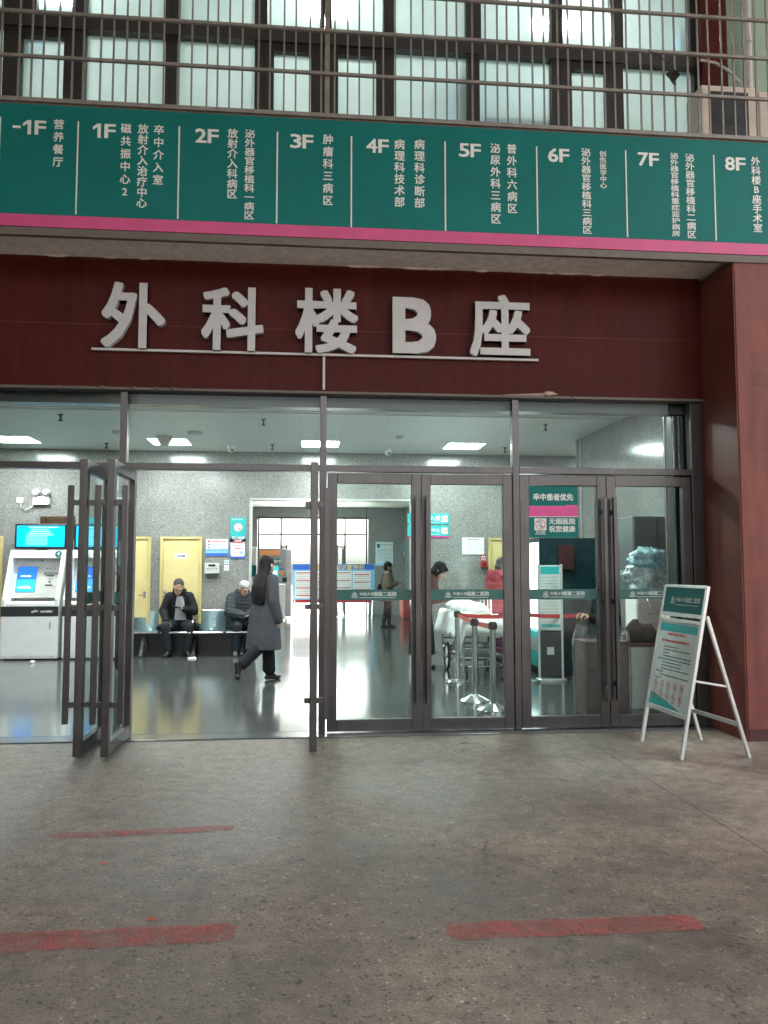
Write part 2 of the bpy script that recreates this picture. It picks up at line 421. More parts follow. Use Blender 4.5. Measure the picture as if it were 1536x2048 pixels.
M = dict(
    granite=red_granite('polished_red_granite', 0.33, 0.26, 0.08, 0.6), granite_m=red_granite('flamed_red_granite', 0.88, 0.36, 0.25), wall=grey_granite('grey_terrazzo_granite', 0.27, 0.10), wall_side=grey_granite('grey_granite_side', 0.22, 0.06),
    floor=lobby_floor_mat(), ground=ground_mat(), paint=paint_mat(), glass=glass_mat(), frost=frosted_mat(),
    wrap=glass_mat('plastic_wrap', (0.95, 0.95, 0.96), 0.03, 0.16, 0.9, 0.03, (0.6, 0.6, 0.62)),
    bag=glass_mat('clear_plastic_bag', (0.80, 0.86, 0.87), 0.14, 0.2, 0.9, 0.55, (0.60, 0.70, 0.71)),
    blue_bag=glass_mat('pale_blue_plastic', (0.5, 0.75, 0.85), 0.10, 0.25, 0.8, 0.7, (0.48, 0.74, 0.80)),
    ceiling=ceiling_mat(), plaster=plaster_mat(),
    frame=brushed('dark_bronze_steel', (0.095, 0.091, 0.091), 0.34), steel=brushed('stainless_steel', (0.62, 0.62, 0.61), 0.22),
    chrome=brushed('polished_chrome', (0.75, 0.76, 0.76), 0.14), alu=plain('silver_aluminium', (0.66, 0.68, 0.67), 0.35, 0.7, 0.08),
    white=plain('white_paint', (0.78, 0.79, 0.78), 0.35, var=0.06), letter=plain('white_sign_paint', (0.44, 0.445, 0.455), 0.4, var=0.1),
    offwhite=plain('off_white_plastic', (0.62, 0.62, 0.58), 0.45), cream=plain('cream_door_paint', (0.70, 0.58, 0.27), 0.38, var=0.08),
    cream_d=plain('cream_trim_paint', (0.62, 0.50, 0.21), 0.4), dark=plain('dark_window_frame', (0.022, 0.021, 0.020), 0.45),
    black=plain('black_plastic', (0.012, 0.012, 0.013), 0.4), charcoal=plain('charcoal_panel', (0.032, 0.036, 0.038), 0.32),
    teal=plain('teal_sign_film', (0.001, 0.138, 0.130), 0.5, var=0.14, scale=1.5, spec=0.2), teal_d=plain('deep_teal_film', (0.004, 0.105, 0.095), 0.35),
    petrol=plain('dark_petrol_panel', (0.002, 0.030, 0.040), 0.3), petrol_t=plain('dull_petrol_print', (0.02, 0.075, 0.085), 0.4), teal_l=plain('bright_teal_print', (0.02, 0.42, 0.42), 0.4), pink=plain('pink_stripe_film', (0.50, 0.055, 0.19), 0.4), pink_b=plain('magenta_print', (0.62, 0.035, 0.24), 0.4),
    trim=plain('grey_painted_steel', (0.115, 0.100, 0.088), 0.55, 0.1, 0.25, 9), cage=plain('weathered_steel_bar', (0.225, 0.215, 0.20), 0.55, 0.25, 0.3, 8),
    text=plain('pale_sign_lettering', (0.62, 0.68, 0.66), 0.45), red=plain('red_enamel', (0.46, 0.025, 0.03), 0.4), redtxt=plain('red_print', (0.55, 0.06, 0.06), 0.5),
    belt=plain('red_webbing', (0.52, 0.02, 0.028), 0.6), belt_l=plain('faded_red_webbing', (0.58, 0.10, 0.10), 0.6), blue=plain('blue_print', (0.03, 0.13, 0.55), 0.45), sky=plain('sky_blue_print', (0.25, 0.55, 0.80), 0.45),
    paper=plain('white_paper', (0.80, 0.81, 0.80), 0.6, var=0.04), ink=plain('grey_ink', (0.10, 0.11, 0.12), 0.6), yellow=plain('yellow_print', (0.80, 0.60, 0.10), 0.5), orange=plain('orange_print', (0.75, 0.28, 0.10), 0.5),
    rubber=plain('black_rubber', (0.02, 0.02, 0.02), 0.7), sheet=plain('white_bed_sheet', (0.78, 0.81, 0.80), 0.8, var=0.12, scale=9, bmp=0.5, bscale=14), tan=plain('beige_cloth', (0.42, 0.33, 0.28), 0.8),
    wood=plain('brown_wood_veneer', (0.10, 0.055, 0.042), 0.4, var=0.3, scale=3), wood_d=plain('dark_wood_edge', (0.16, 0.07, 0.05), 0.35), grey=plain('grey_metal_cabinet', (0.13, 0.14, 0.145), 0.35), midgrey=plain('mid_grey_plastic', (0.25, 0.26, 0.27), 0.4),
    seat=plain('blue_grey_steel_seat', (0.20, 0.29, 0.315), 0.3, 0.35, 0.08), skin=plain('skin', (0.52, 0.31, 0.22), 0.5, var=0.12), hair=plain('black_hair', (0.012, 0.010, 0.010), 0.6, spec=0.2, bmp=0.6, bscale=120),
    hair_g=plain('greying_hair', (0.045, 0.043, 0.042), 0.6, var=0.5, scale=60, bmp=0.5, bscale=120), coat=plain('grey_wool_coat', (0.075, 0.075, 0.086), 0.95, spec=0.15, var=0.12, bmp=0.3, bscale=300), blackcloth=plain('black_cloth', (0.016, 0.016, 0.018), 0.75, spec=0.15, var=0.3, bmp=0.4, bscale=40),
    blacktrouser=plain('black_trousers', (0.018, 0.018, 0.021), 0.8, spec=0.15, bmp=0.3, bscale=60), navy=plain('dark_denim', (0.028, 0.034, 0.042), 0.8, spec=0.15, var=0.3, bmp=0.4, bscale=50), jacket=plain('black_padded_jacket', (0.014, 0.014, 0.016), 0.6, spec=0.15, var=0.3, bmp=0.8, bscale=22),
    puffer=plain('slate_puffer_jacket', (0.045, 0.052, 0.06), 0.5, spec=0.15, var=0.3, bmp=0.9, bscale=16), khaki=plain('khaki_coat', (0.235, 0.195, 0.135), 0.75, spec=0.15, var=0.15, bmp=0.5, bscale=22), jumper=plain('grey_jumper', (0.36, 0.36, 0.38), 0.9, spec=0.15, var=0.15, bmp=0.4, bscale=150),
    redcoat=plain('dull_red_jacket', (0.30, 0.05, 0.06), 0.65, spec=0.15, var=0.25, bmp=0.8, bscale=20), maroon=plain('brown_maroon_cardigan', (0.10, 0.045, 0.04), 0.85, spec=0.15, var=0.3, bmp=0.4), shoe=plain('black_shoe', (0.015, 0.015, 0.016), 0.45), shoe_w=plain('white_shoe_sole', (0.6, 0.6, 0.58), 0.6), plum=plain('plum_cloth', (0.09, 0.02, 0.045), 0.8, spec=0.15),
    panel=emit('lit_ceiling_panel', (0.90, 1.0, 0.98), LAMP), tube=emit('lit_room_lamp', (0.85, 1.0, 0.97), 22.0), screen=emit('cyan_screen', (0.0, 0.55, 0.85), 0.16), screen_b=emit('blue_screen', (0.02, 0.16, 0.75), 0.16),
    screen_b2=emit('light_blue_screen', (0.03, 0.38, 0.85), 0.16), screen_w=emit('white_screen_text', (0.75, 0.9, 1.0), 0.15), screen_t=emit('teal_screen', (0.0, 0.55, 0.52), 0.2), vend=emit('lit_vending_front', (0.80, 1.0, 1.0), 0.6), lightbox=plain('lightbox_paper', (0.60, 0.68, 0.66), 0.5),
    bounce_sheet=plain('pale_bounce_sheet', (0.52, 0.51, 0.49), 0.8, var=0.2), canopy=plain('shade_concrete', (0.30, 0.28, 0.26), 0.85), roomwall=plain('white_room_wall', (0.72, 0.76, 0.73), 0.7), ac=plain('aged_ac_casing', (0.60, 0.54, 0.47), 0.5, var=0.25, scale=4), pvc=plain('grey_pvc_pipe', (0.45, 0.44, 0.42), 0.5, var=0.25),
    greenwall=plain('pale_green_panel', (0.25, 0.36, 0.27), 0.5), threshold=plain('worn_threshold_stone', (0.085, 0.092, 0.09), 0.22, var=0.3, scale=4), redbrown=plain('dark_red_box', (0.055, 0.014, 0.012), 0.45), board=plain('bronze_board', (0.12, 0.075, 0.045), 0.3, 0.4, 0.4, 3),
    oline=plain('orange_paint_scrap', (0.40, 0.09, 0.03), 0.7),
)
# ------------------------------------------------------------------ mesh helpers
_txt = {}
BOLD = ((0, 0), (.7, .7), (-.7, .7), (.7, -.7), (-.7, -.7))   # strokes thickened by near copies of the same glyph
def glyphs(s, bold):
    k = (s, bold)
    if k not in _txt:
        cu = D.curves.new('t', 'FONT')
        cu.body = s
        cu.size = 1.0
        cu.resolution_u = 2
        cu.dimensions = '2D'
        cu.fill_mode = 'FRONT'
        o = D.objects.new('t', cu)
        me = D.meshes.new_from_object(o)
        vs = [(v.co.x, v.co.y) for v in me.vertices]
        fs = [tuple(p.vertices) for p in me.polygons if p.normal.z > 0 or True]
        D.objects.remove(o)
        D.curves.remove(cu)
        D.meshes.remove(me)
        xs = [a for a, _ in vs] or [0, 1]
        ys = [b for _, b in vs] or [0, 1]
        _txt[k] = (vs, fs, min(xs), max(xs), min(ys), max(ys))
    return _txt[k]

class MB:
    """collects shapes; build() links them as one mesh object"""
    def __init__(s):
        s.v, s.f, s.m, s.X = [], [], [], None
    def add(s, vs, fs, m=0):
        n = len(s.v)
        if s.X is not None:
            vs = [s.X @ Vector(v) for v in vs]
        s.v += [tuple(v) for v in vs]
        s.f += [tuple(i + n for i in f) for f in fs]
        s.m += [m] * len(fs)
        return s
    def box(s, x0, x1, y0, y1, z0, z1, m=0):
        return s.add([(x0, y0, z0), (x1, y0, z0), (x1, y1, z0), (x0, y1, z0), (x0, y0, z1), (x1, y0, z1), (x1, y1, z1), (x0, y1, z1)],
                     [(0, 3, 2, 1), (4, 5, 6, 7), (0, 1, 5, 4), (1, 2, 6, 5), (2, 3, 7, 6), (3, 0, 4, 7)], m)
    def cbox(s, c, d, m=0):
        return s.box(c[0] - d[0] / 2, c[0] + d[0] / 2, c[1] - d[1] / 2, c[1] + d[1] / 2, c[2] - d[2] / 2, c[2] + d[2] / 2, m)
    def bar(s, a, b, wx, wy, m=0, up=(0, 0, 1)):
        """a rectangular bar from a to b"""
        a, b = Vector(a), Vector(b)
        d = (b - a).normalized()
        u = Vector(up)
        if abs(d.dot(u)) > 0.95:
            u = Vector((0, 1, 0))
        x = d.cross(u).normalized()
        y = x.cross(d)
        vs = []
        for p in (a, b):
            for i, j in ((-1, -1), (1, -1), (1, 1), (-1, 1)):
                vs.append(p + x * (i * wx / 2) + y * (j * wy / 2))
        return s.add(vs, [(0, 1, 2, 3), (7, 6, 5, 4), (0, 4, 5, 1), (1, 5, 6, 2), (2, 6, 7, 3), (3, 7, 4, 0)], m)
    def tube(s, pts, r, n=8, m=0, rs=None, cap=True):
        pts = [Vector(p) for p in pts]
        vs, fs = [], []
        prev = None
        for i, p in enumerate(pts):
            d = (pts[min(i + 1, len(pts) - 1)] - pts[max(i - 1, 0)]).normalized()
            if prev is None:
                u = Vector((0, 0, 1)) if abs(d.z) < 0.9 else Vector((1, 0, 0))
                x = d.cross(u).normalized()
            else:
                x = (prev - d * prev.dot(d)).normalized()
            prev = x
            y = d.cross(x)
            rr = rs[i] if rs else r
            for k in range(n):
                a = 2 * PI * k / n
                vs.append(p + x * (rr * math.cos(a)) + y * (rr * math.sin(a)))
        for i in range(len(pts) - 1):
            for k in range(n):
                fs.append((i * n + k, i * n + (k + 1) % n, (i + 1) * n + (k + 1) % n, (i + 1) * n + k))
        if cap:
            fs.append(tuple(range(n - 1, -1, -1)))
            fs.append(tuple((len(pts) - 1) * n + k for k in range(n)))
        return s.add(vs, fs, m)
    def cyl(s, a, b, r, r2=None, n=14, m=0):
        return s.tube([a, b], r, n, m, [r, r if r2 is None else r2])
    def lathe(s, prof, c=(0, 0, 0), n=24, m=0):
        vs, fs = [], []
        for r, z in prof:
            for k in range(n):
                a = 2 * PI * k / n
                vs.append((c[0] + r * math.cos(a), c[1] + r * math.sin(a), c[2] + z))
        for i in range(len(prof) - 1):
            for k in range(n):
                fs.append((i * n + k, i * n + (k + 1) % n, (i + 1) * n + (k + 1) % n, (i + 1) * n + k))
        fs.append(tuple(range(n - 1, -1, -1)))
        fs.append(tuple((len(prof) - 1) * n + k for k in range(n)))
        return s.add(vs, fs, m)
    def prism(s, poly, y0, y1, m=0):
        """polygon in x,z (counter-clockwise seen from -y) swept along y"""
        n = len(poly)
        vs = [(x, y0, z) for x, z in poly] + [(x, y1, z) for x, z in poly]
        fs = [tuple(range(n)), tuple(range(2 * n - 1, n - 1, -1))]
        fs += [(i, i + n, (i + 1) % n + n, (i + 1) % n) for i in range(n)]
        return s.add(vs, fs, m)
    def prismx(s, poly, x0, x1, m=0):
        """polygon in y,z swept along x"""
        n = len(poly)
        vs = [(x0, y, z) for y, z in poly] + [(x1, y, z) for y, z in poly]
        fs = [tuple(range(n)), tuple(range(2 * n - 1, n - 1, -1))]
        fs += [(i, i + n, (i + 1) % n + n, (i + 1) % n) for i in range(n)]
        return s.add(vs, fs, m)
    def rect(s, x0, x1, z0, z1, y, m=0):
        return s.add([(x0, y, z0), (x1, y, z0), (x1, y, z1), (x0, y, z1)], [(0, 1, 2, 3)], m)
    def disc(s, x, z, r, y, m=0, n=24):
        return s.add([(x + r * math.cos(2 * PI * k / n), y, z + r * math.sin(2 * PI * k / n)) for k in range(n)], [tuple(range(n))], m)
    def ring(s, x, z, r0, r1, y, m=0, n=28, a0=0, a1=2 * PI):
        vs, fs = [], []
        for k in range(n + 1):
            a = a0 + (a1 - a0) * k / n
            vs += [(x + r0 * math.cos(a), y, z + r0 * math.sin(a)), (x + r1 * math.cos(a), y, z + r1 * math.sin(a))]
        for k in range(n):
            fs.append((2 * k, 2 * k + 1, 2 * k + 3, 2 * k + 2))
        return s.add(vs, fs, m)
    def line(s, x0, z0, x1, z1, wd, y, m=0):
        dx, dz = x1 - x0, z1 - z0
        l = math.hypot(dx, dz) or 1
        nx, nz = -dz / l * wd / 2, dx / l * wd / 2
        return s.add([(x0 - nx, y, z0 - nz), (x1 - nx, y, z1 - nz), (x1 + nx, y, z1 + nz), (x0 + nx, y, z0 + nz)], [(0, 1, 2, 3)], m)
    def text(s, t, x, z, h, y, m=0, align='C', bold=0.02, sx=1.0, wfit=None):
        """a line of writing on the x,z plane facing -y; (x,z) is its middle (or left) and h its em size"""
        vs, fs, a, b, c, d = glyphs(t, 0)
        if wfit:
            sx = wfit / ((b - a) * h)
        ox = -(a + b) / 2 if align == 'C' else -a
        oz = -(c + d) / 2
        for i, (dx, dz) in enumerate(BOLD if bold > .005 else BOLD[:1]):
            s.add([(x + (vx + ox + dx * bold) * h * sx, y - i * .00025, z + (vy + oz + dz * bold) * h) for vx, vy in vs], fs, m)
        return s
    def vtext(s, t, x, z0, z1, h, y, m=0, bold=0.02, sx=1.0):
        pitch = abs(z1 - z0) / max(1, len(t) - 1)
        if len(t) > 1 and h > pitch * .98:      # closely set columns are printed flattened
            sx, h = sx * h / (pitch * .98), pitch * .98
        for i, ch in enumerate(t):
            z = z0 + (z1 - z0) * (i / max(1, len(t) - 1))
            vs, fs, a, b, c, d = glyphs(ch, 0)
            ox, oz = (-0.5, -0.38) if ord(ch) > 255 else (-(a + b) / 2, -(c + d) / 2)
            for k, (dx, dz) in enumerate(BOLD if bold > .005 else BOLD[:1]):
                s.add([(x + (vx + ox + dx * bold) * h * sx, y - k * .00025, z + (vy + oz + dz * bold) * h) for vx, vy in vs], fs, m)
        return s
    def ball(s, c, r, m=0, nu=16, nv=10, rot=None):
        if isinstance(r, (int, float)):
            r = (r, r, r)
        vs, fs = [], []
        c = Vector(c)
        for j in range(1, nv):
            t = PI * j / nv
            for i in range(nu):
                a = 2 * PI * i / nu
                p = Vector((r[0] * math.sin(t) * math.cos(a), r[1] * math.sin(t) * math.sin(a), r[2] * math.cos(t)))
                vs.append(c + (rot @ p if rot else p))
        for q in (Vector((0, 0, r[2])), Vector((0, 0, -r[2]))):
            vs.append(c + (rot @ q if rot else q))
        T, B = len(vs) - 2, len(vs) - 1
        for j in range(nv - 2):
            for i in range(nu):
                fs.append((j * nu + i, (j + 1) * nu + i, (j + 1) * nu + (i + 1) % nu, j * nu + (i + 1) % nu))
        for i in range(nu):
            fs.append((T, i, (i + 1) % nu))
            fs.append((B, (nv - 2) * nu + (i + 1) % nu, (nv - 2) * nu + i))
        return s.add(vs, fs, m)
    def capsule(s, a, b, ra, rb=None, n=14):
        rb = ra if rb is None else rb
        a, b = Vector(a), Vector(b)
        d = (b - a)
        l = d.length or 1e-4
        d = d / l
        pts, rs = [], []
        for t in (-88, -60, -30):
            pts.append(a + d * (ra * math.sin(R(t)))); rs.append(ra * math.cos(R(t)))
        pts.append(a); rs.append(ra)
        pts.append(b); rs.append(rb)
        for t in (30, 60, 88):
            pts.append(b + d * (rb * math.sin(R(t)))); rs.append(rb * math.cos(R(t)))
        return s.tube(pts, 0, n, 0, rs)
    def loft(s, secs, n=22, m=0):
        """secs: (centre, rx, ry, angle) horizontal elliptical sections"""
        vs, fs = [], []
        for c, rx, ry, an in secs:
            ca, sa = math.cos(an), math.sin(an)
            for k in range(n):
                a = 2 * PI * k / n
                x, y = rx * math.cos(a), ry * math.sin(a)
                vs.append((c[0] + x * ca - y * sa, c[1] + x * sa + y * ca, c[2]))
        for i in range(len(secs) - 1):
            for k in range(n):
                fs.append((i * n + k, i * n + (k + 1) % n, (i + 1) * n + (k + 1) % n, (i + 1) * n + k))
        fs.append(tuple(range(n - 1, -1, -1)))
        fs.append(tuple((len(secs) - 1) * n + k for k in range(n)))
        return s.add(vs, fs, m)
    def build(s, name, mats, parent=None, loc=None, rot=None, smooth=None, bevel=0, kind=None, label=None, cat=None, group=None):
        me = D.meshes.new(name)
        me.from_pydata(s.v, [], s.f)
        if not isinstance(mats, (list, tuple)):
            mats = [mats]
        for mt in mats:
            me.materials.append(M[mt] if isinstance(mt, str) else mt)
        if len(mats) > 1:
            me.polygons.foreach_set('material_index', s.m)
        me.update()
        if smooth:
            me.shade_smooth()
            me.set_sharp_from_angle(angle=R(smooth))
        o = D.objects.new(name, me)
        COL.objects.link(o)
        if bevel:
            bv = o.modifiers.new('bevel', 'BEVEL')
            bv.width = bevel
            bv.segments = 2
            bv.limit_method = 'ANGLE'
        if parent:
            o.parent = parent
        if loc is not None:
            o.location = loc
        if rot is not None:
            o.rotation_euler = rot
        tag(o, label, cat, group, kind)
        return o
def tag(o, label=None, cat=None, group=None, kind=None):
    for k, v in (('label', label), ('category', cat), ('group', group), ('kind', kind)):
        if v:
            o[k] = v
    return o
def thing(name, label, cat, loc=(0, 0, 0), rz=0, group=None, parent=None):
    o = D.objects.new(name, None)
    COL.objects.link(o)
    o.empty_display_size = 0.1
    o.location = loc
    o.rotation_euler = (0, 0, rz)
    if parent:
        o.parent = parent
    return tag(o, label, cat, group)
def copy_tree(o, parent=None):
    c = o.copy()
    COL.objects.link(c)
    if parent:
        c.parent = parent
    for ch in o.children:
        copy_tree(ch, c)
    return c
def remeshed(name, mb, mat, parent, voxel=0.009, sm=5, **kw):
    """the shapes in mb grown together into one continuous surface"""
    o = mb.build(name, mat, parent, **kw)
    r = o.modifiers.new('r', 'REMESH')
    r.mode = 'VOXEL'
    r.voxel_size = voxel
    s = o.modifiers.new('s', 'SMOOTH')
    s.iterations = sm
    s.factor = 0.5
    bpy.context.view_layer.update()
    dg = bpy.context.evaluated_depsgraph_get()
    me = D.meshes.new_from_object(o.evaluated_get(dg))
    o.modifiers.clear()
    old = o.data
    o.data = me
    me.name = name
    D.meshes.remove(old)
    if not me.materials:
        me.materials.append(M[mat])
    me.shade_smooth()
    return o
def emblem(mb, x, z, r, y, m):
    """five round petals over a ribbon"""
    for k in range(5):
        a = PI / 2 + 2 * PI * k / 5
        mb.ring(x + 0.5 * r * math.cos(a), z + 0.15 * r + 0.5 * r * math.sin(a), 0.33 * r, 0.45 * r, y, m, 12)
    mb.ring(x, z + 0.15 * r, 0.14 * r, 0.26 * r, y, m, 10)
    mb.ring(x, z + 0.1 * r, 0.95 * r, 1.1 * r, y, m, 10, R(215), R(325))
    mb.line(x - 1.25 * r, z - 0.55 * r, x - 0.75 * r, z - 0.72 * r, 0.2 * r, y, m)
    mb.line(x + 1.25 * r, z - 0.55 * r, x + 0.75 * r, z - 0.72 * r, 0.2 * r, y, m)
def scribble(mb, x0, x1, z, h, y, m, rnd, gap=0.25):
    """a line of print too small to read: short uneven dashes"""
    x = x0
    while x < x1:
        l = h * rnd.uniform(0.7, 2.6)
        mb.rect(x, min(x + l, x1), z - h / 2, z + h / 2 * rnd.uniform(0.5, 1), y, m)
        x += l + h * gap * rnd.uniform(0.6, 2)
def nosmoke(mb, x, z, r, y, white, red, ink):
    if white is not None:
        mb.disc(x, z, r, y, white)
    mb.ring(x, z, 0.80 * r, 0.92 * r, y - 0.001, red)
    mb.line(x - 0.62 * r, z + 0.52 * r, x + 0.62 * r, z - 0.52 * r, 0.11 * r, y - 0.0015, red)
    mb.line(x - 0.42 * r, z - 0.12 * r, x + 0.1 * r, z - 0.42 * r, 0.13 * r, y - 0.001, ink)
    mb.ring(x - 0.08 * r, z + 0.32 * r, 0.22 * r, 0.34 * r, y - 0.001, ink, 12, R(-40), R(200))
    mb.disc(x + 0.22 * r, z - 0.50 * r, 0.16 * r, y - 0.001, ink, 8)
# ================================================================== the ground
gm = MB()
gm.rect(0, 1, 0, 1, 0)
gm.v = [(-45, -45, 0), (45, -45, 0), (45, 60, 0), (-45, 60, 0)]
ground = gm.build('ground', 'ground', kind='structure')
def strip(name, pts, label, mat='paint', z=0.004):
    """a painted stripe with rounded, uneven edges lying on the ground"""
    mb = MB()
    rnd = random.Random(len(label))
    up, lo = [], []
    (x0, y0), (x1, y1), wd = pts
    n = 26
    for i in range(n + 1):
        t = i / n
        e = min(1, math.sqrt(max(0.012, min(t, 1 - t)) * 30))
        x, y = x0 + (x1 - x0) * t, y0 + (y1 - y0) * t
        up.append((x, y + wd / 2 * e + rnd.uniform(-.009, .009), z))
        lo.append((x, y - wd / 2 * e + rnd.uniform(-.009, .009), z))
    k = len(up)
    mb.add(up + lo, [(i + k, i + k + 1, i + 1, i) for i in range(k - 1)])
    return mb.build(name, mat, ground, label=label)
strip('painted_line', ((-1.60, -3.80), (-0.29, -3.79), 0.165), 'worn red painted line near the left edge')
strip('painted_line', ((0.575, -3.865), (1.66, -3.885), 0.15), 'red painted line, brightest at its right end')
strip('painted_line', ((-1.43, -2.51), (-0.42, -2.47), 0.095), 'thin, mostly worn away red painted line')
for (px, py, s) in ((208, 1727, .022), (302, 1839, .022)):
    p = G(px, py)
    strip('paint_spot', ((p.x - s, p.y), (p.x + s, p.y), s * 1.3), 'small spot of orange paint', 'oline')
pv = MB()  # pale sheet added past the far doors so the daylight there looks bright
pv.v = [(-45, 18.2, 0.005), (45, 18.2, 0.005), (45, 60, 0.005), (-45, 60, 0.005)]
pv.f, pv.m = [(0, 1, 2, 3)], [0]
pv.build('bounce_paving', 'bounce_sheet', kind='structure')
lf = MB()
lf.box(-9.0, 7.0, 0.16, 18.0, -0.05, 0.012)
lf.build('lobby_floor', 'floor', kind='structure')
th = MB()
th.box(-6.0, 3.76, -0.09, 0.152, -0.04, 0.012)
th.build('threshold_strip', 'threshold', ground, bevel=0.004)

# ================================================================== the building
B = thing('hospital_building', 'red granite hospital building with glazed entrance doors and barred windows above', 'building')
ZS, ZC = 4.305, 3.537                        # soffit and lobby ceiling
wm = MB()
wm.box(-9.0, 3.775, 0.0, 0.16, 3.118, ZS)    # wall over the doors
wm.box(-9.0, -5.6, 0.0, 0.16, 0, 3.116)
wm.build('entrance_wall', 'granite', B)
pm = MB()
pm.box(3.79, 9.0, -0.60, 0.35, 0.10, 4.262)
pm.box(3.777, 3.789, -0.594, 0.16, 0.0, 4.26)
pm.build('pillar', 'granite_m', B, bevel=0.004)
pb = MB()
pb.box(3.80, 9.0, -0.585, 0.34, -0.02, 0.098)
pb.build('plinth', 'redbrown', B)
sm_ = MB()
sm_.box(-9.0, 9.0, -0.57, 0.3, ZS + 0.002, ZS + 0.20)
for i in range(26):                          # lumps of old plaster at the wall joint
    x = random.uniform(-4, 3.7)
    sm_.ball((x, -0.01, ZS + 0.004), (random.uniform(.05, .16), .02, random.uniform(.006, .016)), nu=8, nv=5)
sof = sm_.build('soffit', 'plaster', B, smooth=40)
for px, py in ((152, 465), (661, 487), (1112, 507)):   # bent fixing ends under the sign
    p = A(px, py, -0.52)
    mb = MB()
    mb.tube([(p.x, -0.5, ZS + .003), (p.x + .01, -0.52, ZS - .03), (p.x + .035, -0.53, ZS - .045)], 0.008, 6)
    mb.build('fixing', 'black', sof)
# upper storey
YW = 0.10
up = MB()
up.box(-9.0, 9.0, 0.14, 0.30, ZS + 0.21, 5.35)        # apron below the windows, behind the sign
up.box(-9.0, -3.6, 0.14, 0.30, 5.35, 9.0)
up.box(-9.0, 9.0, 0.14, 0.30, 8.0, 12.0)
up.build('upper_wall', 'granite', B)
up2 = MB()
up2.box(A(1398, 100, 0.0).x, A(1448, 100, 0.0).x, -0.06, 0.30, 5.0, 8.0)
up2.build('upper_pillar', 'granite', B)
up3 = MB()
up3.box(A(1448, 100, 0.0).x + .002, 9.0, 0.05, 0.30, 5.0, 8.0)
up3.build('upper_panel', 'greenwall', B)
zb0, zb1 = A(560, 92, YW).z, A(560, 64, YW).z
lows = [(-62, 9), (44, 130), (172, 332), (355, 510), (548, 622), (676, 752), (787, 933), (957, 1100), (1140, 1208), (1242, 1383)]
ups = [(-62, 9), (75, 147), (175, 330), (358, 510), (535, 640), (663, 765), (787, 930), (960, 1100), (1122, 1218), (1242, 1375)]
narrow = {1, 4, 5, 8}
edges = [A(-90, 150, YW).x]
for i in range(len(lows) - 1):
    edges.append(A((lows[i][1] + lows[i + 1][0]) / 2, 150, YW).x)
edges.append(A(1397, 150, YW).x)
for i in range(len(lows)):
    f = MB()
    x0, x1 = edges[i] + .001, edges[i + 1] - .001
    zlow, ztop = 5.0, 7.95
    la, lb = A(lows[i][0], 150, YW).x, A(lows[i][1], 150, YW).x
    ua, ub = A(ups[i][0], 55, YW).x, A(ups[i][1], 55, YW).x
    nz = 0.055 if i in narrow else 0.0
    ya, yb = YW - 0.05, YW + 0.06
    f.box(x0, la, ya, yb, zlow, zb0); f.box(lb, x1, ya, yb, zlow, zb0)
    f.box(x0, ua, ya, yb, zb1, ztop); f.box(ub, x1, ya, yb, zb1, ztop)
    f.box(x0, x1, ya - .02, yb, zb0, zb1)
    f.box(la, lb, ya, yb, zlow, zlow + .05); f.box(ua, ub, ya, yb, ztop - .05, ztop)
    if nz:
        f.box(la, lb, ya + .012, yb - .01, zb0 - nz - .02, zb0)
    win = f.build('upper_window', 'dark', B)
    pn = MB()
    pn.rect(la, lb, zlow + .05, zb0 - nz, YW + .02)
    pn.build('pane', 'frost', win)
    pn = MB()
    pn.rect(ua, ub, zb1, ztop - .05, YW + .02)
    pn.build('pane', 'frost', win)
rm = MB()                                     # the lit room behind the frosted panes
rm.box(-4.2, 4.35, 3.2, 3.3, 4.5, 8.2); rm.box(-4.3, -4.2, 0.31, 3.3, 4.5, 8.2); rm.box(4.35, 4.45, 0.31, 3.3, 4.5, 8.2)
rm.box(-4.3, 4.45, 0.31, 3.3, 4.4, 4.5); rm.box(-4.3, 4.45, 0.31, 3.3, 8.2, 8.3)
rm.build('upper_room', 'roomwall', B)
for x0, x1, z0, z1, lab in ((A(905, 150, .4).x, A(934, 150, .4).x, 5.3, 6.35, None), (A(957, 150, .4).x, A(1100, 150, .4).x, 5.0, 5.95, None), (A(1340, 30, .4).x, A(1378, 30, .4).x, 6.62, 6.95, None), (A(50, 30, .4).x, A(85, 30, .4).x, 6.4, 7.6, None)):
    mb = MB(); mb.box(x0, x1, .22, .60, z0, z1)
    mb.build('stored_box', 'sky', B)
# glazed front
fr = MB()
XP = [-3.50, -1.667, 0.128, 1.938]
for x in XP:
    fr.box(x - .031, x + .031, 0.035, 0.125, 0.014, 3.085)
fr.box(-5.6, 3.775, 0.03, 0.13, 3.087, 3.116)
fr.box(3.66, 3.775, 0.03, 0.13, 0.014, 3.085)
segs = [(-5.6, XP[0] - .033)] + [(XP[i] + .033, XP[i + 1] - .033) for i in range(3)] + [(XP[3] + .033, 3.658)]
for a, b in segs:
    fr.box(a, b, 0.033, 0.127, 2.382, 2.442)
frame = fr.build('door_frame', 'frame', B, bevel=0.003)
for a, b in segs:
    mb = MB()
    mb.box(a + .002, b - .002, 0.076, 0.084, 2.445, 3.084)
    mb.build('transom_pane', 'glass', frame)
fl = MB()                                     # grey flashing along the head, with old sealant
fl.box(-5.6, 3.775, -0.012, 0.0285, 3.095, 3.117)
for i in range(20):
    x = random.uniform(-2.4, -0.9) if i < 14 else random.uniform(1.6, 2.6)
    fl.ball((x, -0.012, 3.112), (random.uniform(.01, .03), .01, random.uniform(.006, .014)), nu=6, nv=4)
fl.build('flashing', 'trim', frame, smooth=40)
mb = MB()                                     # torn scrap stuck on the door head
mb.add([(1.75, -.02, 3.115), (2.2, -.03, 3.14), (2.28, -.035, 3.155), (2.34, -.02, 3.128), (2.2, -.015, 3.118)], [(0, 1, 2, 3, 4)])
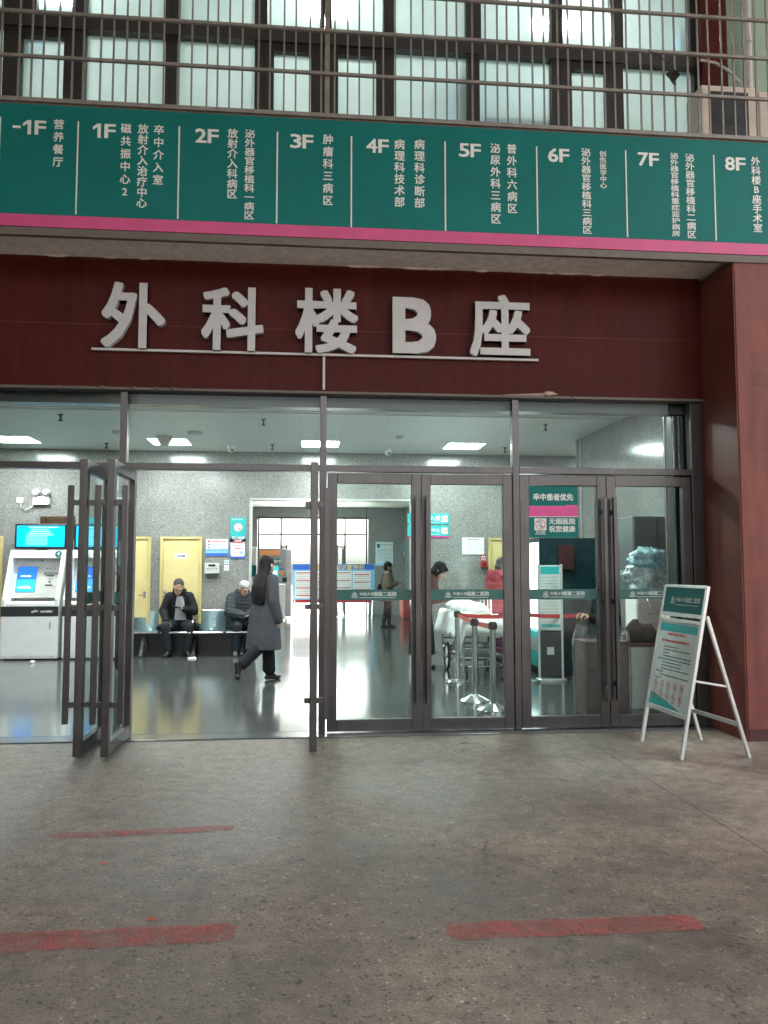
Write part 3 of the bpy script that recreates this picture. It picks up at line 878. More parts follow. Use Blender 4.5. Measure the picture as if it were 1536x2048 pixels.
mb.ball((2.24, -.03, 3.135), (.05, .02, .022), nu=8, nv=5)
mb.build('torn_scrap', 'tan', frame)

def make_door(width, handle_side, sides=(-1, 1), band=True):
    """a framed glass leaf in its own frame: hinge edge at x=0, free edge at x=width, outside face at -y"""
    f = MB()
    st, z0, z1, th_ = 0.088, 0.022, 2.368, 0.03
    f.box(0, st, -th_, th_, z0, z1); f.box(width - st, width, -th_, th_, z0, z1)
    f.box(st, width - st, -th_ + .001, th_ - .001, z0, z0 + .105); f.box(st, width - st, -th_ + .001, th_ - .001, z1 - .095, z1)
    d = f.build('glass_door', 'frame', B, bevel=0.004)
    g = MB(); g.box(st, width - st, -.005, .005, z0 + .105, z1 - .095)
    pane = g.build('pane', 'glass', d)
    hx = width - .045 if handle_side > 0 else .045
    inn = -1 if handle_side > 0 else 1
    for sgn in sides:
        h = MB()
        yb = sgn * 0.105
        h.box(hx - .016, hx + .016, yb - .022, yb + .022, 0.27, 2.16)
        for z in (0.42, 1.18, 2.02):
            h.box(hx - .012, hx + .012, min(sgn * th_, yb - .01 * sgn), max(sgn * th_, yb - .01 * sgn), z - .022, z + .022)
        if len(sides) == 1 and sgn > 0:        # bracket ends left without a bar
            for z in (0.42, 1.18, 2.02):
                h.box(hx - .012, hx + .012, -.075, -th_, z - .022, z + .022)
        h.build('handle', 'frame', d, bevel=0.003)
    if band:
        b = MB()
        x0, x1, zc = st + .001, width - st - .001, 1.249
        b.box(x0, x1, -.0085, -.0065, zc - .048, zc + .048, 0)
        w_ = (x1 - x0)
        emblem(b, x0 + w_ * .235, zc - .002, .027, -.0095, 1)
        b.text('中南大学', x0 + w_ * .40, zc + .008, .034, -.0095, 1, bold=.012)
        b.text('湘雅二医院', x0 + w_ * .645, zc + .008, .043, -.0095, 1, bold=.018)
        b.rect(x0 + w_ * .30, x0 + w_ * .79, zc - .028, zc - .024, -.0095, 1)
        bo = b.build('logo_band', ['teal_d', 'text'], d)
    return d, pane
HY = 0.08
def place_door(x, ang, width=.86, hs=1, label=None, mirror=False, **k):
    d, pane = make_door(width, hs, **k)
    d.location = (x, HY, 0)
    d.rotation_euler = (0, 0, ang)
    tag(d, label)
    return d, pane
# bay three and four, closed
place_door(0.172, 0, .862, 1, 'closed glass door at the left of the four closed leaves', sides=(-1,))
d2, _ = place_door(1.040, 0, .862, -1, 'closed glass door in front of the stretcher')
d3, pane3 = place_door(1.975, 0, .838, 1, 'closed glass door with teal and pink notice')
place_door(2.818, 0, .838, -1, 'closed glass door beside the reveal of the pillar')
# open leaves turned outward
place_door(-1.575, R(-90), .83, 1, 'open glass door leaf on the right of the near post', band=True)
place_door(-1.795, R(-90), .80, 1, 'open glass door leaf left of the near post')
place_door(0.045, R(-90), .78, 1, 'open glass door leaf seen edge-on', sides=(1,))
place_door(-3.43, R(-90), .83, 1, 'open glass door leaf at the far left')
# notice on leaf three
n = MB()
cx, cz, w_, h_ = rect_at(HY, 1058, 968, 1163, 1080)
w_, h_ = .478, .49
n.X = Matrix.Translation((1.975 + .089 + w_ / 2, HY - .0105, 2.273 - h_ / 2 - .002))
y = 0
n.rect(-w_ / 2, w_ / 2, h_ / 2 - .190, h_ / 2, y, 0)
n.rect(-w_ / 2, w_ / 2, h_ / 2 - .290, h_ / 2 - .191, y, 1)
n.rect(-w_ / 2, w_ / 2, h_ / 2 - .295, h_ / 2 - .290, y, 2)
n.rect(-w_ / 2, w_ / 2, -h_ / 2, h_ / 2 - .295, y, 0)
n.text('卒中患者优先', 0.0, h_ / 2 - .105, .068, -.001, 2, bold=.045, wfit=.385)
rn = random.Random(31)
scribble(n, -.18, .0, h_ / 2 - .236, .014, -.001, 3, rn, .12); scribble(n, -.09, .09, h_ / 2 - .262, .014, -.001, 3, rn, .12)
n.rect(.12, w_ / 2, h_ / 2 - .1905, h_ / 2 - .180, -.0005, 1)
emblem(n, .17, h_ / 2 - .240, .02, -.001, 3)
nosz = -h_ / 2 + .125
n.rect(-.185, -.070, nosz - .057, nosz + .057, -.001, 2)
nosmoke(n, -.1275, nosz, .052, -.002, None, 4, 5)
n.text('禁止吸烟', -.1275, nosz - .073, .022, -.001, 2, bold=.02)
n.rect(-.18, -.075, nosz - .094, nosz - .089, -.001, 2)
n.text('无烟医院', .082, nosz + .030, .062, -.001, 2, bold=.03, wfit=.255)
n.text('祝您健康', .082, nosz - .042, .062, -.001, 2, bold=.03, wfit=.255)
n.build('glass_notice', ['teal', 'pink_b', 'text', 'pink', 'redtxt', 'ink'], label='teal and pink notice stuck on the glass of the third closed door', cat='notice')
n.X = None

# lobby
lw = MB()
lw.box(-9.0, -1.021, 6.8, 7.05, 0.0, ZC)
lw.box(1.846, 6.9, 6.8, 7.05, 0.0, ZC)
lw.box(-1.021, 1.846, 6.8, 7.05, 2.70, ZC)
bw = lw.build('lobby_back_wall', 'wall', B)
tr = MB()                                     # pale steel lining of the opening
tr.box(-1.036, -1.003, 6.785, 7.06, 0.0, 2.70); tr.box(1.828, 1.861, 6.785, 7.06, 0.0, 2.70); tr.box(-1.036, 1.861, 6.785, 7.06, 2.683, 2.716)
tr.build('opening_trim', 'alu', bw)
cm = MB()
cm.box(-9.0, 6.9, 1.0, 6.8, ZC, ZC + .1)
cl = cm.build('lobby_ceiling', 'ceiling', B)
bk = MB()                                     # shutter box inside the glass
bk.box(-9.0, 6.9, 0.165, 0.30, 3.0, ZC + .1); bk.box(-9.0, 6.9, 0.301, 1.0, 3.35, ZC + .1)
bk.build('shutter_box', 'charcoal', B)
bt = MB()
for y in (2.70, 2.86, 2.98, 3.14):
    bt.box(-9.0, 4.268, y, y + .05, ZC - .022, ZC - .001)
bt.build('ceiling_batten', 'white', cl)
sw = MB()
sw.box(4.27, 4.5, 0.17, 4.96, 0.0, ZC)
swo = sw.build('lobby_side_wall', 'wall_side', B)
st = MB()
st.box(4.245, 4.29, 4.965, 5.0, 0, ZC); st.box(4.252, 4.266, 4.78, 4.83, 0, ZC - .02)
st.build('corner_trim', 'steel', swo)
lw2 = MB()
lw2.box(-9.1, -9.0, 0.17, 18.0, 0.0, 3.6)
lw2.build('lobby_end_wall', 'wall_side', B)
lw2 = MB()
lw2.box(6.9, 7.0, 0.17, 18.0, 0.0, 3.6)
lw2.build('lobby_end_wall', 'wall_side', B)
# dark inner pilaster beside the right-hand door
dp = MB()
dp.box(3.56, 3.74, 0.22, 0.42, 0.0, 3.18)
dpo = dp.build('inner_pilaster', 'charcoal', B)
st = MB()
for x, y in ((3.552, 0.36), (3.572, 0.212), (3.625, 0.212), (3.66, 0.212)):
    st.box(x - .008, x + .008, y - .006, y + .006, 0.0, 3.18)
st.build('pilaster_trim', 'steel', dpo)
# passage behind the opening
pw = MB()
pw.box(-2.3, -2.2, 7.05, 17.8, 0, 3.4); pw.box(3.03, 3.15, 7.05, 14.2, 0, 3.4); pw.box(3.03, 3.15, 15.6, 17.8, 0, 3.4); pw.box(3.03, 3.15, 14.2, 15.6, 2.25, 3.4)
pw.box(-2.3, -1.60, 17.8, 18.0, 0, 3.4); pw.box(1.88, 3.15, 17.8, 18.0, 0, 3.4); pw.box(-1.60, 1.88, 17.8, 18.0, 3.09, 3.4)
pw.build('passage_wall', 'wall', B)
pc = MB()
pc.box(-2.3, 3.15, 7.05, 18.0, 3.4, 3.5)
pc.build('passage_ceiling', 'ceiling', B)
ld = MB()
ld.box(3.06, 3.10, 14.2, 15.6, 0, 2.25)
ld.build('lift_door', 'grey', B)
gf = MB()                                     # far glazed doors
xs = [A(517, 1100, 17.85).x, A(562, 1100, 17.85).x, A(625, 1100, 17.85).x, A(690, 1100, 17.85).x, A(733, 1100, 17.85).x]
gf.box(-1.60, 1.88, 17.83, 17.9, 3.03, 3.088)
for x in xs:
    gf.box(x - .025, x + .025, 17.83, 17.9, 0.0, 3.028)
ztr = A(640, 1069, 17.85).z
for a, b in zip(xs[:-1], xs[1:]):
    gf.box(a + .027, b - .027, 17.835, 17.895, ztr - .022, ztr + .022)
gfo = gf.build('far_door_frame', 'frame', B)
for a, b in zip(xs[:-1], xs[1:]):
    g = MB(); g.box(a + .037, b - .037, 17.86, 17.868, ztr + .03, 3.028)
    g.build('pane', 'glass', gfo)
for a, b in ((xs[0], xs[1]), (xs[3], xs[4])):
    g = MB(); g.box(a + .037, b - .037, 17.86, 17.868, 0.03, ztr - .03)
    g.build('pane', 'glass', gfo)
for x, ang, wd in ((xs[1] + .05, R(-80), .9), (xs[3] - .05, R(-105), .9)):   # far leaves pushed open
    f = MB()
    f.box(0, .08, -.025, .025, .03, 2.18); f.box(wd - .08, wd, -.025, .025, .03, 2.18); f.box(.08, wd - .08, -.024, .024, .03, .14); f.box(.08, wd - .08, -.024, .024, 2.08, 2.18)
    o = f.build('far_glass_door', 'frame', B, loc=(x, 17.8, 0), rot=(0, 0, ang))
    g = MB(); g.box(.08, wd - .08, -.004, .004, .14, 2.08)
    g.build('pane', 'glass', o)
# roof over the lobby block, its unseen height and length set to block the sun
rf = MB()
HB = 14.0
rf.box(-9.1, 34.0, 0.30, 18.0, HB, HB + .3); rf.box(-9.1, -9.0, 0.30, 18.0, 3.6, HB); rf.box(34.0, 34.1, 0.3, 18.0, 0.0, HB); rf.box(-9.1, 34.0, 17.9, 18.0, 3.5, HB); rf.box(7.0, 9.0, 0.36, 17.9, 3.6, 3.7); rf.box(4.5, 9.0, 0.355, 0.55, 0, 5.0)
rf.box(-9.0, 9.0, 0.14, 0.30, 12.0, HB); rf.box(9.0, 34.0, 0.14, 0.30, 0.0, HB)
rf.build('shading_roof', 'canopy', B)
# yellow office doors
def office_door(px0, px1, label, plaque=None, hside=-1, py=1150):
    x0, x1 = A(px0, py, 6.79).x, A(px1, py, 6.79).x
    w2 = x1 - x0
    d = MB()
    d.X = Matrix.Translation((x0, 6.79, 0))
    d.box(.055, w2 - .055, -.012, .009, 0.02, 1.985)
    o = d.build('office_door', 'cream', B, label=label)
    t = MB(); t.X = Matrix.Translation((x0, 6.79, 0))
    t.box(0, .05, -.035, .009, 0.012, 2.03); t.box(w2 - .05, w2, -.035, .009, 0.012, 2.03); t.box(.05, w2 - .05, -.034, .009, 1.99, 2.03)
    t.build('trim', 'cream_d', o, bevel=.004)
    h = MB(); h.X = Matrix.Translation((x0, 6.79, 0))
    hx = .09 if hside < 0 else w2 - .09
    h.lathe([(.0, -.0), (.026, 0), (.026, .012), (.01, .016)], n=12); h.v = []; h.f = []; h.m = []
    h.box(hx - .02, hx + .02, -.022, -.0125, .98, 1.09); h.tube([(hx, -.022, 1.03), (hx, -.05, 1.03), (hx - hside * .09, -.05, 1.03)], .008, 6)
    h.build('handle', 'steel', o)
    if plaque:
        s = MB(); s.X = Matrix.Translation(((px0 and A(plaque, py, 6.79).x), 6.79, 1.70))
        s.box(-.105, .105, -.018, -.0125, -.045, .045, 0)
        s.text('1', -.075, 0, .05, -.0195, 1, bold=.0); scribble(s, -.05, .08, 0, .03, -.0195, 1, random.Random(4), .1)
        s.build('plaque', ['paper', 'ink'], o)
office_door(-78, 5, 'yellow office door cut by the left edge')
office_door(222, 301, 'yellow office door behind the open glass leaves', hside=1)
office_door(320, 404, 'yellow office door behind the seated man', plaque=361)
office_door(977, 1062, 'yellow office door beside the red fire box')
for px in (543, 547):
    pass
# hairline cracks and cable on the far walls
cb = MB()
pts = [A(735 + dx, y0, 17.75) for dx, y0 in ((2, 995), (-1, 1008), (-3, 1022), (-1, 1035))]
cb.tube(pts, .012, 5)
cb.build('cable', 'black', B)
# ================================================================== sign board, letters, cage and what hangs by it
YS = -0.62
t = thing('floor_directory_sign', 'long teal floor directory sign with white lettering and pink stripe above the entrance', 'sign')
X0, X1 = -4.2, 7.5
mb = MB(); mb.box(X0, X1, YS, YS + .045, 4.41, 5.352)
mb.build('panel', 'teal', t)
mb = MB(); mb.box(X0, X1, YS - .002, YS + .043, 4.305, 4.408)
mb.build('stripe', 'pink', t)
mb = MB(); mb.box(X0, X1, YS + .004, YS + .05, 4.235, 4.303); mb.box(X0, X1, YS + .01, YS + .06, 5.354, 5.375)
mb.build('frame', 'trim', t, bevel=.003)
tx = MB()
yt = YS - .003
def colpx(s, x, ya, yb, px, bold=.025):
    a, b = A(x, ya, YS), A(x, yb, YS)
    hh = (A(x, ya - px / 2, YS).z - A(x, ya + px / 2, YS).z) * 1.0
    tx.vtext(s, (a.x + b.x) / 2, a.z, b.z, hh * 1.08, yt, 0, bold)
for s, x0, x1, y in (('-1F', 23, 93, 253), ('1F', 184, 232, 261), ('2F', 388, 438, 271), ('3F', 580, 627, 282), ('4F', 728, 778, 291), ('5F', 917, 962, 300), ('6F', 1094, 1139, 310), ('7F', 1272, 1318, 318), ('8F', 1447, 1491, 327)):
    a, b = A(x0, y, YS), A(x1, y, YS)
    wl = b.x - a.x
    tx.text('F', b.x - .048, a.z, .172, yt, 0, bold=.026, wfit=.084)
    if s[-2] == '1':
        hc = .062
        tx.rect(b.x - .150, b.x - .122, a.z - hc, a.z + hc, yt, 0)
        tx.add([(b.x - .1503, yt - .0004, a.z + hc), (b.x - .188, yt - .0004, a.z + hc - .030), (b.x - .188, yt - .0004, a.z + hc - .056), (b.x - .1503, yt - .0004, a.z + hc - .032)], [(0, 1, 2, 3)], 0)
    else:
        tx.text(s[-2], b.x - .150, a.z, .172, yt, 0, bold=.026, wfit=.088)
    if len(s) == 3:
        tx.rect(a.x + .01, a.x + .075, a.z - .012, a.z + .010, yt, 0)
for s, x, ya, yb, px in (('营养餐厅', 117, 249, 324, 19), ('磁共振中心2', 251, 257, 384, 19), ('放射介入治疗中心', 285, 258, 406, 19), ('卒中介入室', 317, 260, 360, 19), ('放射介入科病区', 465, 267, 388, 19), ('泌外器官移植科一病区', 499, 268, 431, 18.5), ('肿瘤科三病区', 656, 279, 401, 19),
                         ('病理科技术部', 799, 289, 404, 19.5), ('病理科诊断部', 839, 289, 406, 19.5), ('泌尿外科三病区', 991, 297, 438, 19), ('普外科六病区', 1024, 298, 417, 19), ('泌外器官移植科三病区', 1173, 305, 460, 18), ('创伤医学中心', 1206, 308, 371, 13), ('泌外器官移植科重症监护病房', 1350, 312, 467, 16),
                         ('泌外器官移植科二病区', 1381, 316, 469, 17.5), ('外科楼B座手术室', 1513, 323, 456, 18)):
    colpx(s, x, ya, yb, px)
for x, ya, yb in ((1, 234, 428), (157, 243, 429), (359, 253, 438), (555, 264, 447), (703, 273, 455), (890, 283, 462), (1073, 293, 468), (1251, 301, 474), (1427, 310, 481)):
    a, b = A(x, ya, YS), A(x, yb, YS)
    tx.rect(a.x - .006, a.x + .006, b.z, a.z, yt, 0)
tx.build('lettering', 'text', t)

# big raised characters on their rail
t = thing('building_name_sign', 'five large raised white characters on a thin rail over the doors', 'sign')
for ch, x0, y0, x1, y1 in (('外', 203, 565, 330, 696), ('科', 403, 574, 527, 701), ('楼', 591, 577, 716, 706), ('B', 785, 595, 872, 707), ('座', 940, 590, 1060, 713)):
    cx, cz, w_, h_ = rect_at(-0.075, x0, y0, x1, y1)
    cu = D.curves.new('t', 'FONT')
    cu.body = ch; cu.size = 1; cu.extrude = .5; cu.resolution_u = 3
    o = D.objects.new('t', cu)
    me = D.meshes.new_from_object(o)
    D.objects.remove(o); D.curves.remove(cu)
    xs_ = [v.co.x for v in me.vertices]; ys_ = [v.co.y for v in me.vertices]
    sx, sy = w_ / (max(xs_) - min(xs_)), h_ / (max(ys_) - min(ys_))
    mx_, my_ = (max(xs_) + min(xs_)) / 2, (max(ys_) + min(ys_)) / 2
    mb = MB()
    bo = .023 if ch != 'B' else .036            # heavy strokes: the glyph swept through a small square
    kx, ky = (w_ - 2 * bo * .6) / w_, (h_ - 2 * bo * .6) / h_
    fs = [tuple(p.vertices) for p in me.polygons]
    for i in range(25):
        q_ = i / 24 * 4
        q4, qf = int(q_) % 4, (q_ % 1) * 2 - 1
        dx, dy = [(qf, -1), (1, qf), (-qf, 1), (-1, -qf)][q4]
        dx, dy = (0, 0) if i == 24 else (dx * bo * .6, dy * bo * .6)
        e_ = i * .0002
        mb.add([((v.co.x - mx_) * sx * kx + cx + dx, -0.045 - v.co.z * (.062 + e_), (v.co.y - my_) * sy * ky + cz + dy) for v in me.vertices], fs)
    D.meshes.remove(me)
    mb.build('character', 'letter', t, smooth=30)
mb = MB(); mb.box(-1.945, 2.145, -.045, -.012, 3.440, 3.462)
mb.build('rail', 'letter', t, bevel=.002)
mb = MB(); mb.box(.118, .140, -.03, -.003, 3.13, 3.438)
mb.build('conduit', 'letter', t)

# security cage
YC = -0.60
t = thing('window_cage', 'weathered steel bar cage over the frosted windows above the sign', 'window cage')
zr = [5.39, 5.768, 6.158, 6.522, 6.9, 7.28]
x0, x1 = -4.0, 5.0
me_ = None
n = 0
x = A(5, 150, YC).x - 9 * .1105
while x < x1:
    if me_ is None:
        mb = MB(); mb.box(-.007, .007, -.007, .007, 5.38, 7.6)
        o = mb.build('bar', 'cage', t)
        me_ = o
    else:
        o = me_.copy(); COL.objects.link(o)
        o.parent = t
    o.location = (x + random.uniform(-.004, .004), YC, 0)
    o.rotation_euler = (0, random.uniform(-.003, .003), 0)
    x += .1105
for i, z in enumerate(zr):
    mb = MB(); hgt = .042 if i == 0 else .032
    mb.box(x0, x1, YC - .034, YC - .008, z - hgt / 2 + .003, z + hgt / 2 - .003)
    mb.build('rail', 'cage', t, bevel=.002)
mb = MB()
for x in (A(1010, 100, YC).x - 4.44, A(655, 100, YC).x, x1):
    mb.box(x - .02, x + .02, YC, YC + .04, 5.38, 7.6)
    mb.bar((x, YC + .04, 5.40), (x, .04, 5.40), .03, .03); mb.bar((x, YC + .04, 6.9), (x, .04, 6.9), .03, .03)
mb.box(x0, x1, YC + .0, 0.04, 5.335, 5.352)
mb.build('frame', 'cage', t)
# black scrap caught in the bars
p = A(1348, 150, YC - .03)
mb = MB()
k = .0042
def q(px, py, y=0): 
    a = A(px, py, YC - .05)
    return (a.x, a.y + y, a.z)
mb.add([q(1331, 148), q(1346, 137, -.02), q(1352, 137, .02), q(1360, 150, -.01), q(1353, 158, .03), q(1353, 168), q(1347, 174, -.02), q(1345, 160, .02), q(1337, 160, -.02), q(1345, 148, .04)],
       [(0, 9, 1), (1, 9, 2), (2, 9, 3), (3, 9, 4), (4, 9, 7), (4, 7, 5), (5, 7, 6), (7, 9, 8), (8, 9, 0)])
mb.tube([q(1346, 137), q(1338, 128), q(1328, 120), q(1320, 112), q(1296, 100)], .004, 5)
o = mb.build('hanging_scrap', 'black', label='scrap of black plastic hanging from a wire on the cage bars', cat='scrap')
so = o.modifiers.new('solid', 'SOLIDIFY'); so.thickness = .004
# air-conditioner unit inside the cage
ax0, ax1 = A(1408, 220, -.45).x, A(1522, 220, -.45).x
az0, az1 = 5.37, A(1450, 166, -.45).z
t = thing('air_conditioner', 'aged cream outdoor air conditioner unit with dark grille inside the cage', 'air conditioner', ((ax0 + ax1) / 2, -.28, az0))
wx, hz = ax1 - ax0, az1 - az0
mb = MB()
mb.box(-wx / 2, wx / 2, -.13, .17, 0.03, hz)
mb.box(-wx / 2 + .03, -wx / 2 + .1, -.1, .1, 0, .03); mb.box(wx / 2 - .1, wx / 2 - .03, -.1, .1, 0, .03)
mb.build('casing', 'ac', t, bevel=.02)
mb = MB()
mb.box(-wx / 2 + .075, wx / 2 - .10, -.134, -.131, .07, hz - .06)
g = mb.build('grille', 'black', t, bevel=.0)
mb = MB()
for i in range(26):
    z = .075 + i * (hz - .14) / 26
    mb.box(-wx / 2 + .08, wx / 2 - .105, -.138, -.1345, z, z + .0035)
mb.build('grille_bars', 'charcoal', g)
mb = MB()
pts = [A(1400, 120, -.12), A(1430, 126, -.15), A(1452, 138, -.2), A(1466, 150, -.25), A(1480, 166, -.25)]
mb.tube([(q.x, q.y, q.z) for q in pts], .012, 6)
mb.build('refrigerant_hose', 'pvc', label='pale insulated hose running down the red wall to the air conditioner', cat='hose')
mb = MB()
px_ = A(1500, 80, -.12).x
mb.cyl((px_, -.06, 5.36), (px_, -.06, 8.0), .045, n=16)
for z in (5.9, 6.7):
    mb.cyl((px_, -.06, z), (px_, -.06, z + .05), .052, n=16)
mb.build('drain_pipe', 'pvc', smooth=40, label='grey vertical drain pipe beside the air conditioner', cat='pipe')
# second unit cut by the right edge
t = thing('air_conditioner', 'white air conditioner casing cut off by the right edge of the cage', 'air conditioner', (ax1 + .36, -.26, az0))
mb = MB(); mb.box(-.34, .34, -.13, .17, .03, hz - .02); mb.box(-.3, -.2, -.1, .1, 0, .03); mb.box(.2, .3, -.1, .1, 0, .03)
mb.build('casing', 'ac', t, bevel=.02)
mb = MB(); mb.ring(0.05, .27, 0, .2, -.132, 0)
for k in range(5):
    mb.ring(.05, .27, .03 + k * .04, .036 + k * .04, -.136, 1)
mb.build('fan_guard', ['black', 'charcoal'], t)

# lamps in the upper room
for px, py, lab in ((120, 18, 'bright lamp behind the frosted window at the far left'), (655, 45, 'bright lamp behind the middle pair of narrow frosted windows'), (1100, 78, 'bright lamp behind the frosted windows near the hanging scrap')):
    p = A(px, py, .95)
    t = thing('room_lamp', lab, 'lamp', p, 0, 'lamps in the room upstairs')
    mb = MB(); mb.box(-.22, .22, -.05, .05, -.03, .02)
    mb.build('tube', 'tube', t)
    mb = MB(); mb.box(-.24, .24, -.06, .06, .022, .06); mb.cyl((0, 0, .06), (0, 0, 8.2 - p.z), .01)
    mb.build('fitting', 'white', t)

# A-frame notice stand
P0, P1 = Vector((2.875, -.493, 0)), Vector((2.907, -1.157, 0))
u = (P1 - P0).normalized(); bw_ = (P1 - P0).length
v = Vector((.265, 0, 1.34)).normalized()
v = (v - u * v.dot(u)).normalized()
nrm = u.cross(v)                               # points towards the viewer's left
t = thing('notice_stand', 'silver A-frame notice stand with teal header and rules poster by the pillar', 'notice stand', P0)
XF = Matrix.Translation(Vector((0, 0, 0))) @ Matrix((( u.x, -nrm.x, v.x, 0), (u.y, -nrm.y, v.y, 0), (u.z, -nrm.z, v.z, 0), (0, 0, 0, 1)))
HT = 1.375
mb = MB(); mb.X = XF
for x in (0, bw_):
    mb.box(x - .016, x + .016, -.012, .014, 0.0, HT)
mb.build('front_frame', 'alu', t, bevel=.003)
mb = MB(); mb.X = XF                           # header board
mb.box(.018, bw_ - .018, -.006, .008, 1.135, HT - .002)
hd = mb.build('header_board', 'teal', t)
mb = MB(); mb.X = XF
mb.box(.016, bw_ - .016, -.014, .01, HT - .022, HT + .004); mb.box(.016, bw_ - .016, -.016, .01, 1.108, 1.140)
mb.build('header_rail', 'alu', hd, bevel=.002)
mb = MB(); mb.X = XF
emblem(mb, .165, 1.245, .032, -.0075, 0)
mb.text('中南大学', .29, 1.252, .038, -.0075, 0, bold=.01); mb.text('湘雅二医院', .485, 1.252, .046, -.0075, 0, bold=.015)
mb.rect(.215, .58, 1.206, 1.210, -.0075, 0)
mb.build('header_lettering', 'text', hd)
mb = MB(); mb.X = XF                           # poster board
zb, zt = .335, 1.062
mb.box(.018, bw_ - .018, -.004, .008, zb, zt, 0)
xa, xb = .032, bw_ - .032
mb.rect(xa, xb, zt - .085, zt - .02, -.0055, 1)
for i in range(8):                             # header tint fades down in printed bands
    pass
nn = 18
vs, fs = [], []
for i in range(nn + 1):
    s_ = i / nn
    x = xa + (xb - xa) * s_
    vs += [(x, -.0058, zb + .012), (x, -.0058, zb + .075 + .035 * math.cos(s_ * 2.6) + .0 * s_ - .045 * s_)]
fs = [(2 * i, 2 * i + 2, 2 * i + 3, 2 * i + 1) for i in range(nn)]
mb.add(vs, fs, 1)
rnd = random.Random(3)
scribble(mb, .17, .46, zt - .107, .020, -.006, 2, rnd, .25); scribble(mb, .09, .53, zt - .165, .020, -.006, 2, rnd, .25)
z = zt - .215
for i, (a, b) in enumerate(((.14, .38), (.14, .56), (.14, .24), (.14, .60), (.06, .60), (.14, .46), (.14, .46), (.14, .60), (.06, .18), (.14, .60), (.06, .17))):
    scribble(mb, a, b, z, .011, -.006, 3, rnd, .12)
    z -= .0268
for r_ in range(2):
    for c_ in range(5):
        x = .10 + c_ * .105 + .0 * r_
        zz = zb + .195 - r_ * .088
        mb.ring(x, zz, .025, .031, -.006, 2, 18)
        mb.line(x - .019, zz + .019, x + .019, zz - .019, .006, -.0064, 2)
        mb.ring(x, zz, .004, .013, -.0062, 3, 7, rnd.uniform(0, 3), rnd.uniform(3.5, 6))
        scribble(mb, x - .022, x + .026, zz - .044, .007, -.006, 3, rnd)
mb.build('poster', ['lightbox', 'teal_l', 'redtxt', 'ink'], t)
mb = MB(); mb.X = XF
mb.box(.016, bw_ - .016, -.014, .01, zt - .004, zt + .026)
mb.build('poster_rail', 'alu', t, bevel=.002)
mb = MB(); mb.X = XF
mb.box(.016, bw_ - .016, -.016, .01, zb - .03, zb + .006)
mb.build('poster_rail', 'alu', t, bevel=.002)
mb = MB(); mb.X = XF
for x in (.05, .13):
    mb.bar((x, 0, zt + .02), (x + .012, .0, 1.11), .02, .012)
mb.build('bracket', 'alu', t)
bl, br = Vector((3.416, -.485, 0)) - P0, Vector((3.488, -1.12, 0)) - P0
tl, trr = XF @ Vector((.0, .03, 1.14)), XF @ Vector((bw_, .03, 1.14))
for a, b in ((tl, bl), (trr, br)):
    mb = MB(); mb.bar(a, b, .022, .030)
    mb.build('rear_leg', 'alu', t)
mb = MB()
mb.bar(tl.lerp(bl, .77), trr.lerp(br, .77), .022, .032)
mb.build('rear_crossbar', 'alu', t)
mb = MB()
mb.bar(XF @ Vector((bw_, .016, .62)), trr.lerp(br, .5), .010, .016)
mb.build('stay', 'alu', t)

# ---- unseen canopy overhead and block on the left, added to shade the forecourt
cn = MB()
cn.box(-16, 6.5, -13.0, -0.75, 8.6, 8.9)
cn.build('shade_canopy', 'canopy', kind='structure')
cn = MB()
cn.box(-16, -5.6, -19, -0.75, 0, 12)
cn.build('shade_block_left', 'canopy', kind='structure')
# ================================================================== lobby fittings
def light_panel(x, y, label, z=ZC, wd=.6):
    t = thing('ceiling_light', label, 'ceiling light', (x, y, z), 0, 'square ceiling lights in the lobby')
    mb = MB(); mb.box(-wd / 2, wd / 2, -.3, .3, -.004, -.002); mb.build('diffuser', 'panel', t)
    mb = MB()
    for a, b, c, d in ((-wd / 2 - .02, -wd / 2, -.32, .32), (wd / 2, wd / 2 + .02, -.32, .32), (-wd / 2, wd / 2, -.32, -.3), (-wd / 2, wd / 2, .3, .32)):
        mb.box(a, b, c, d, -.012, -.001)
    mb.build('frame', 'white', t)
for x, lab in ((-4.66, 'square ceiling light at the left edge, above the ticket machines'), (-2.25, 'square ceiling light with a wedge shaped speaker in front'), (.18, 'square ceiling light behind the middle post'), (2.58, 'square ceiling light above the stretcher')):
    light_panel(x, 5.75, lab)
for x, lab in ((-4.66, 'unseen front row ceiling light added over the ticket machines'), (-2.25, 'unseen front row ceiling light added over the bench'), (.18, 'unseen front row ceiling light added over the walkway'), (2.58, 'unseen front row ceiling light added over the barrier posts')):  # unseen front row, added to light the lobby
    light_panel(x, 1.95, lab)
light_panel(5.6, 5.75, 'ceiling light past the corner of the side wall')
for x, y, lab in ((.4, 9.0, 'passage ceiling light nearest the lobby'), (.4, 12.4, 'unseen passage ceiling light added above the standing woman'), (.4, 15.0, 'unseen passage ceiling light added nearest the display board')):  # the two deeper lights are added to brighten the passage
    light_panel(x, y, lab, 3.4)

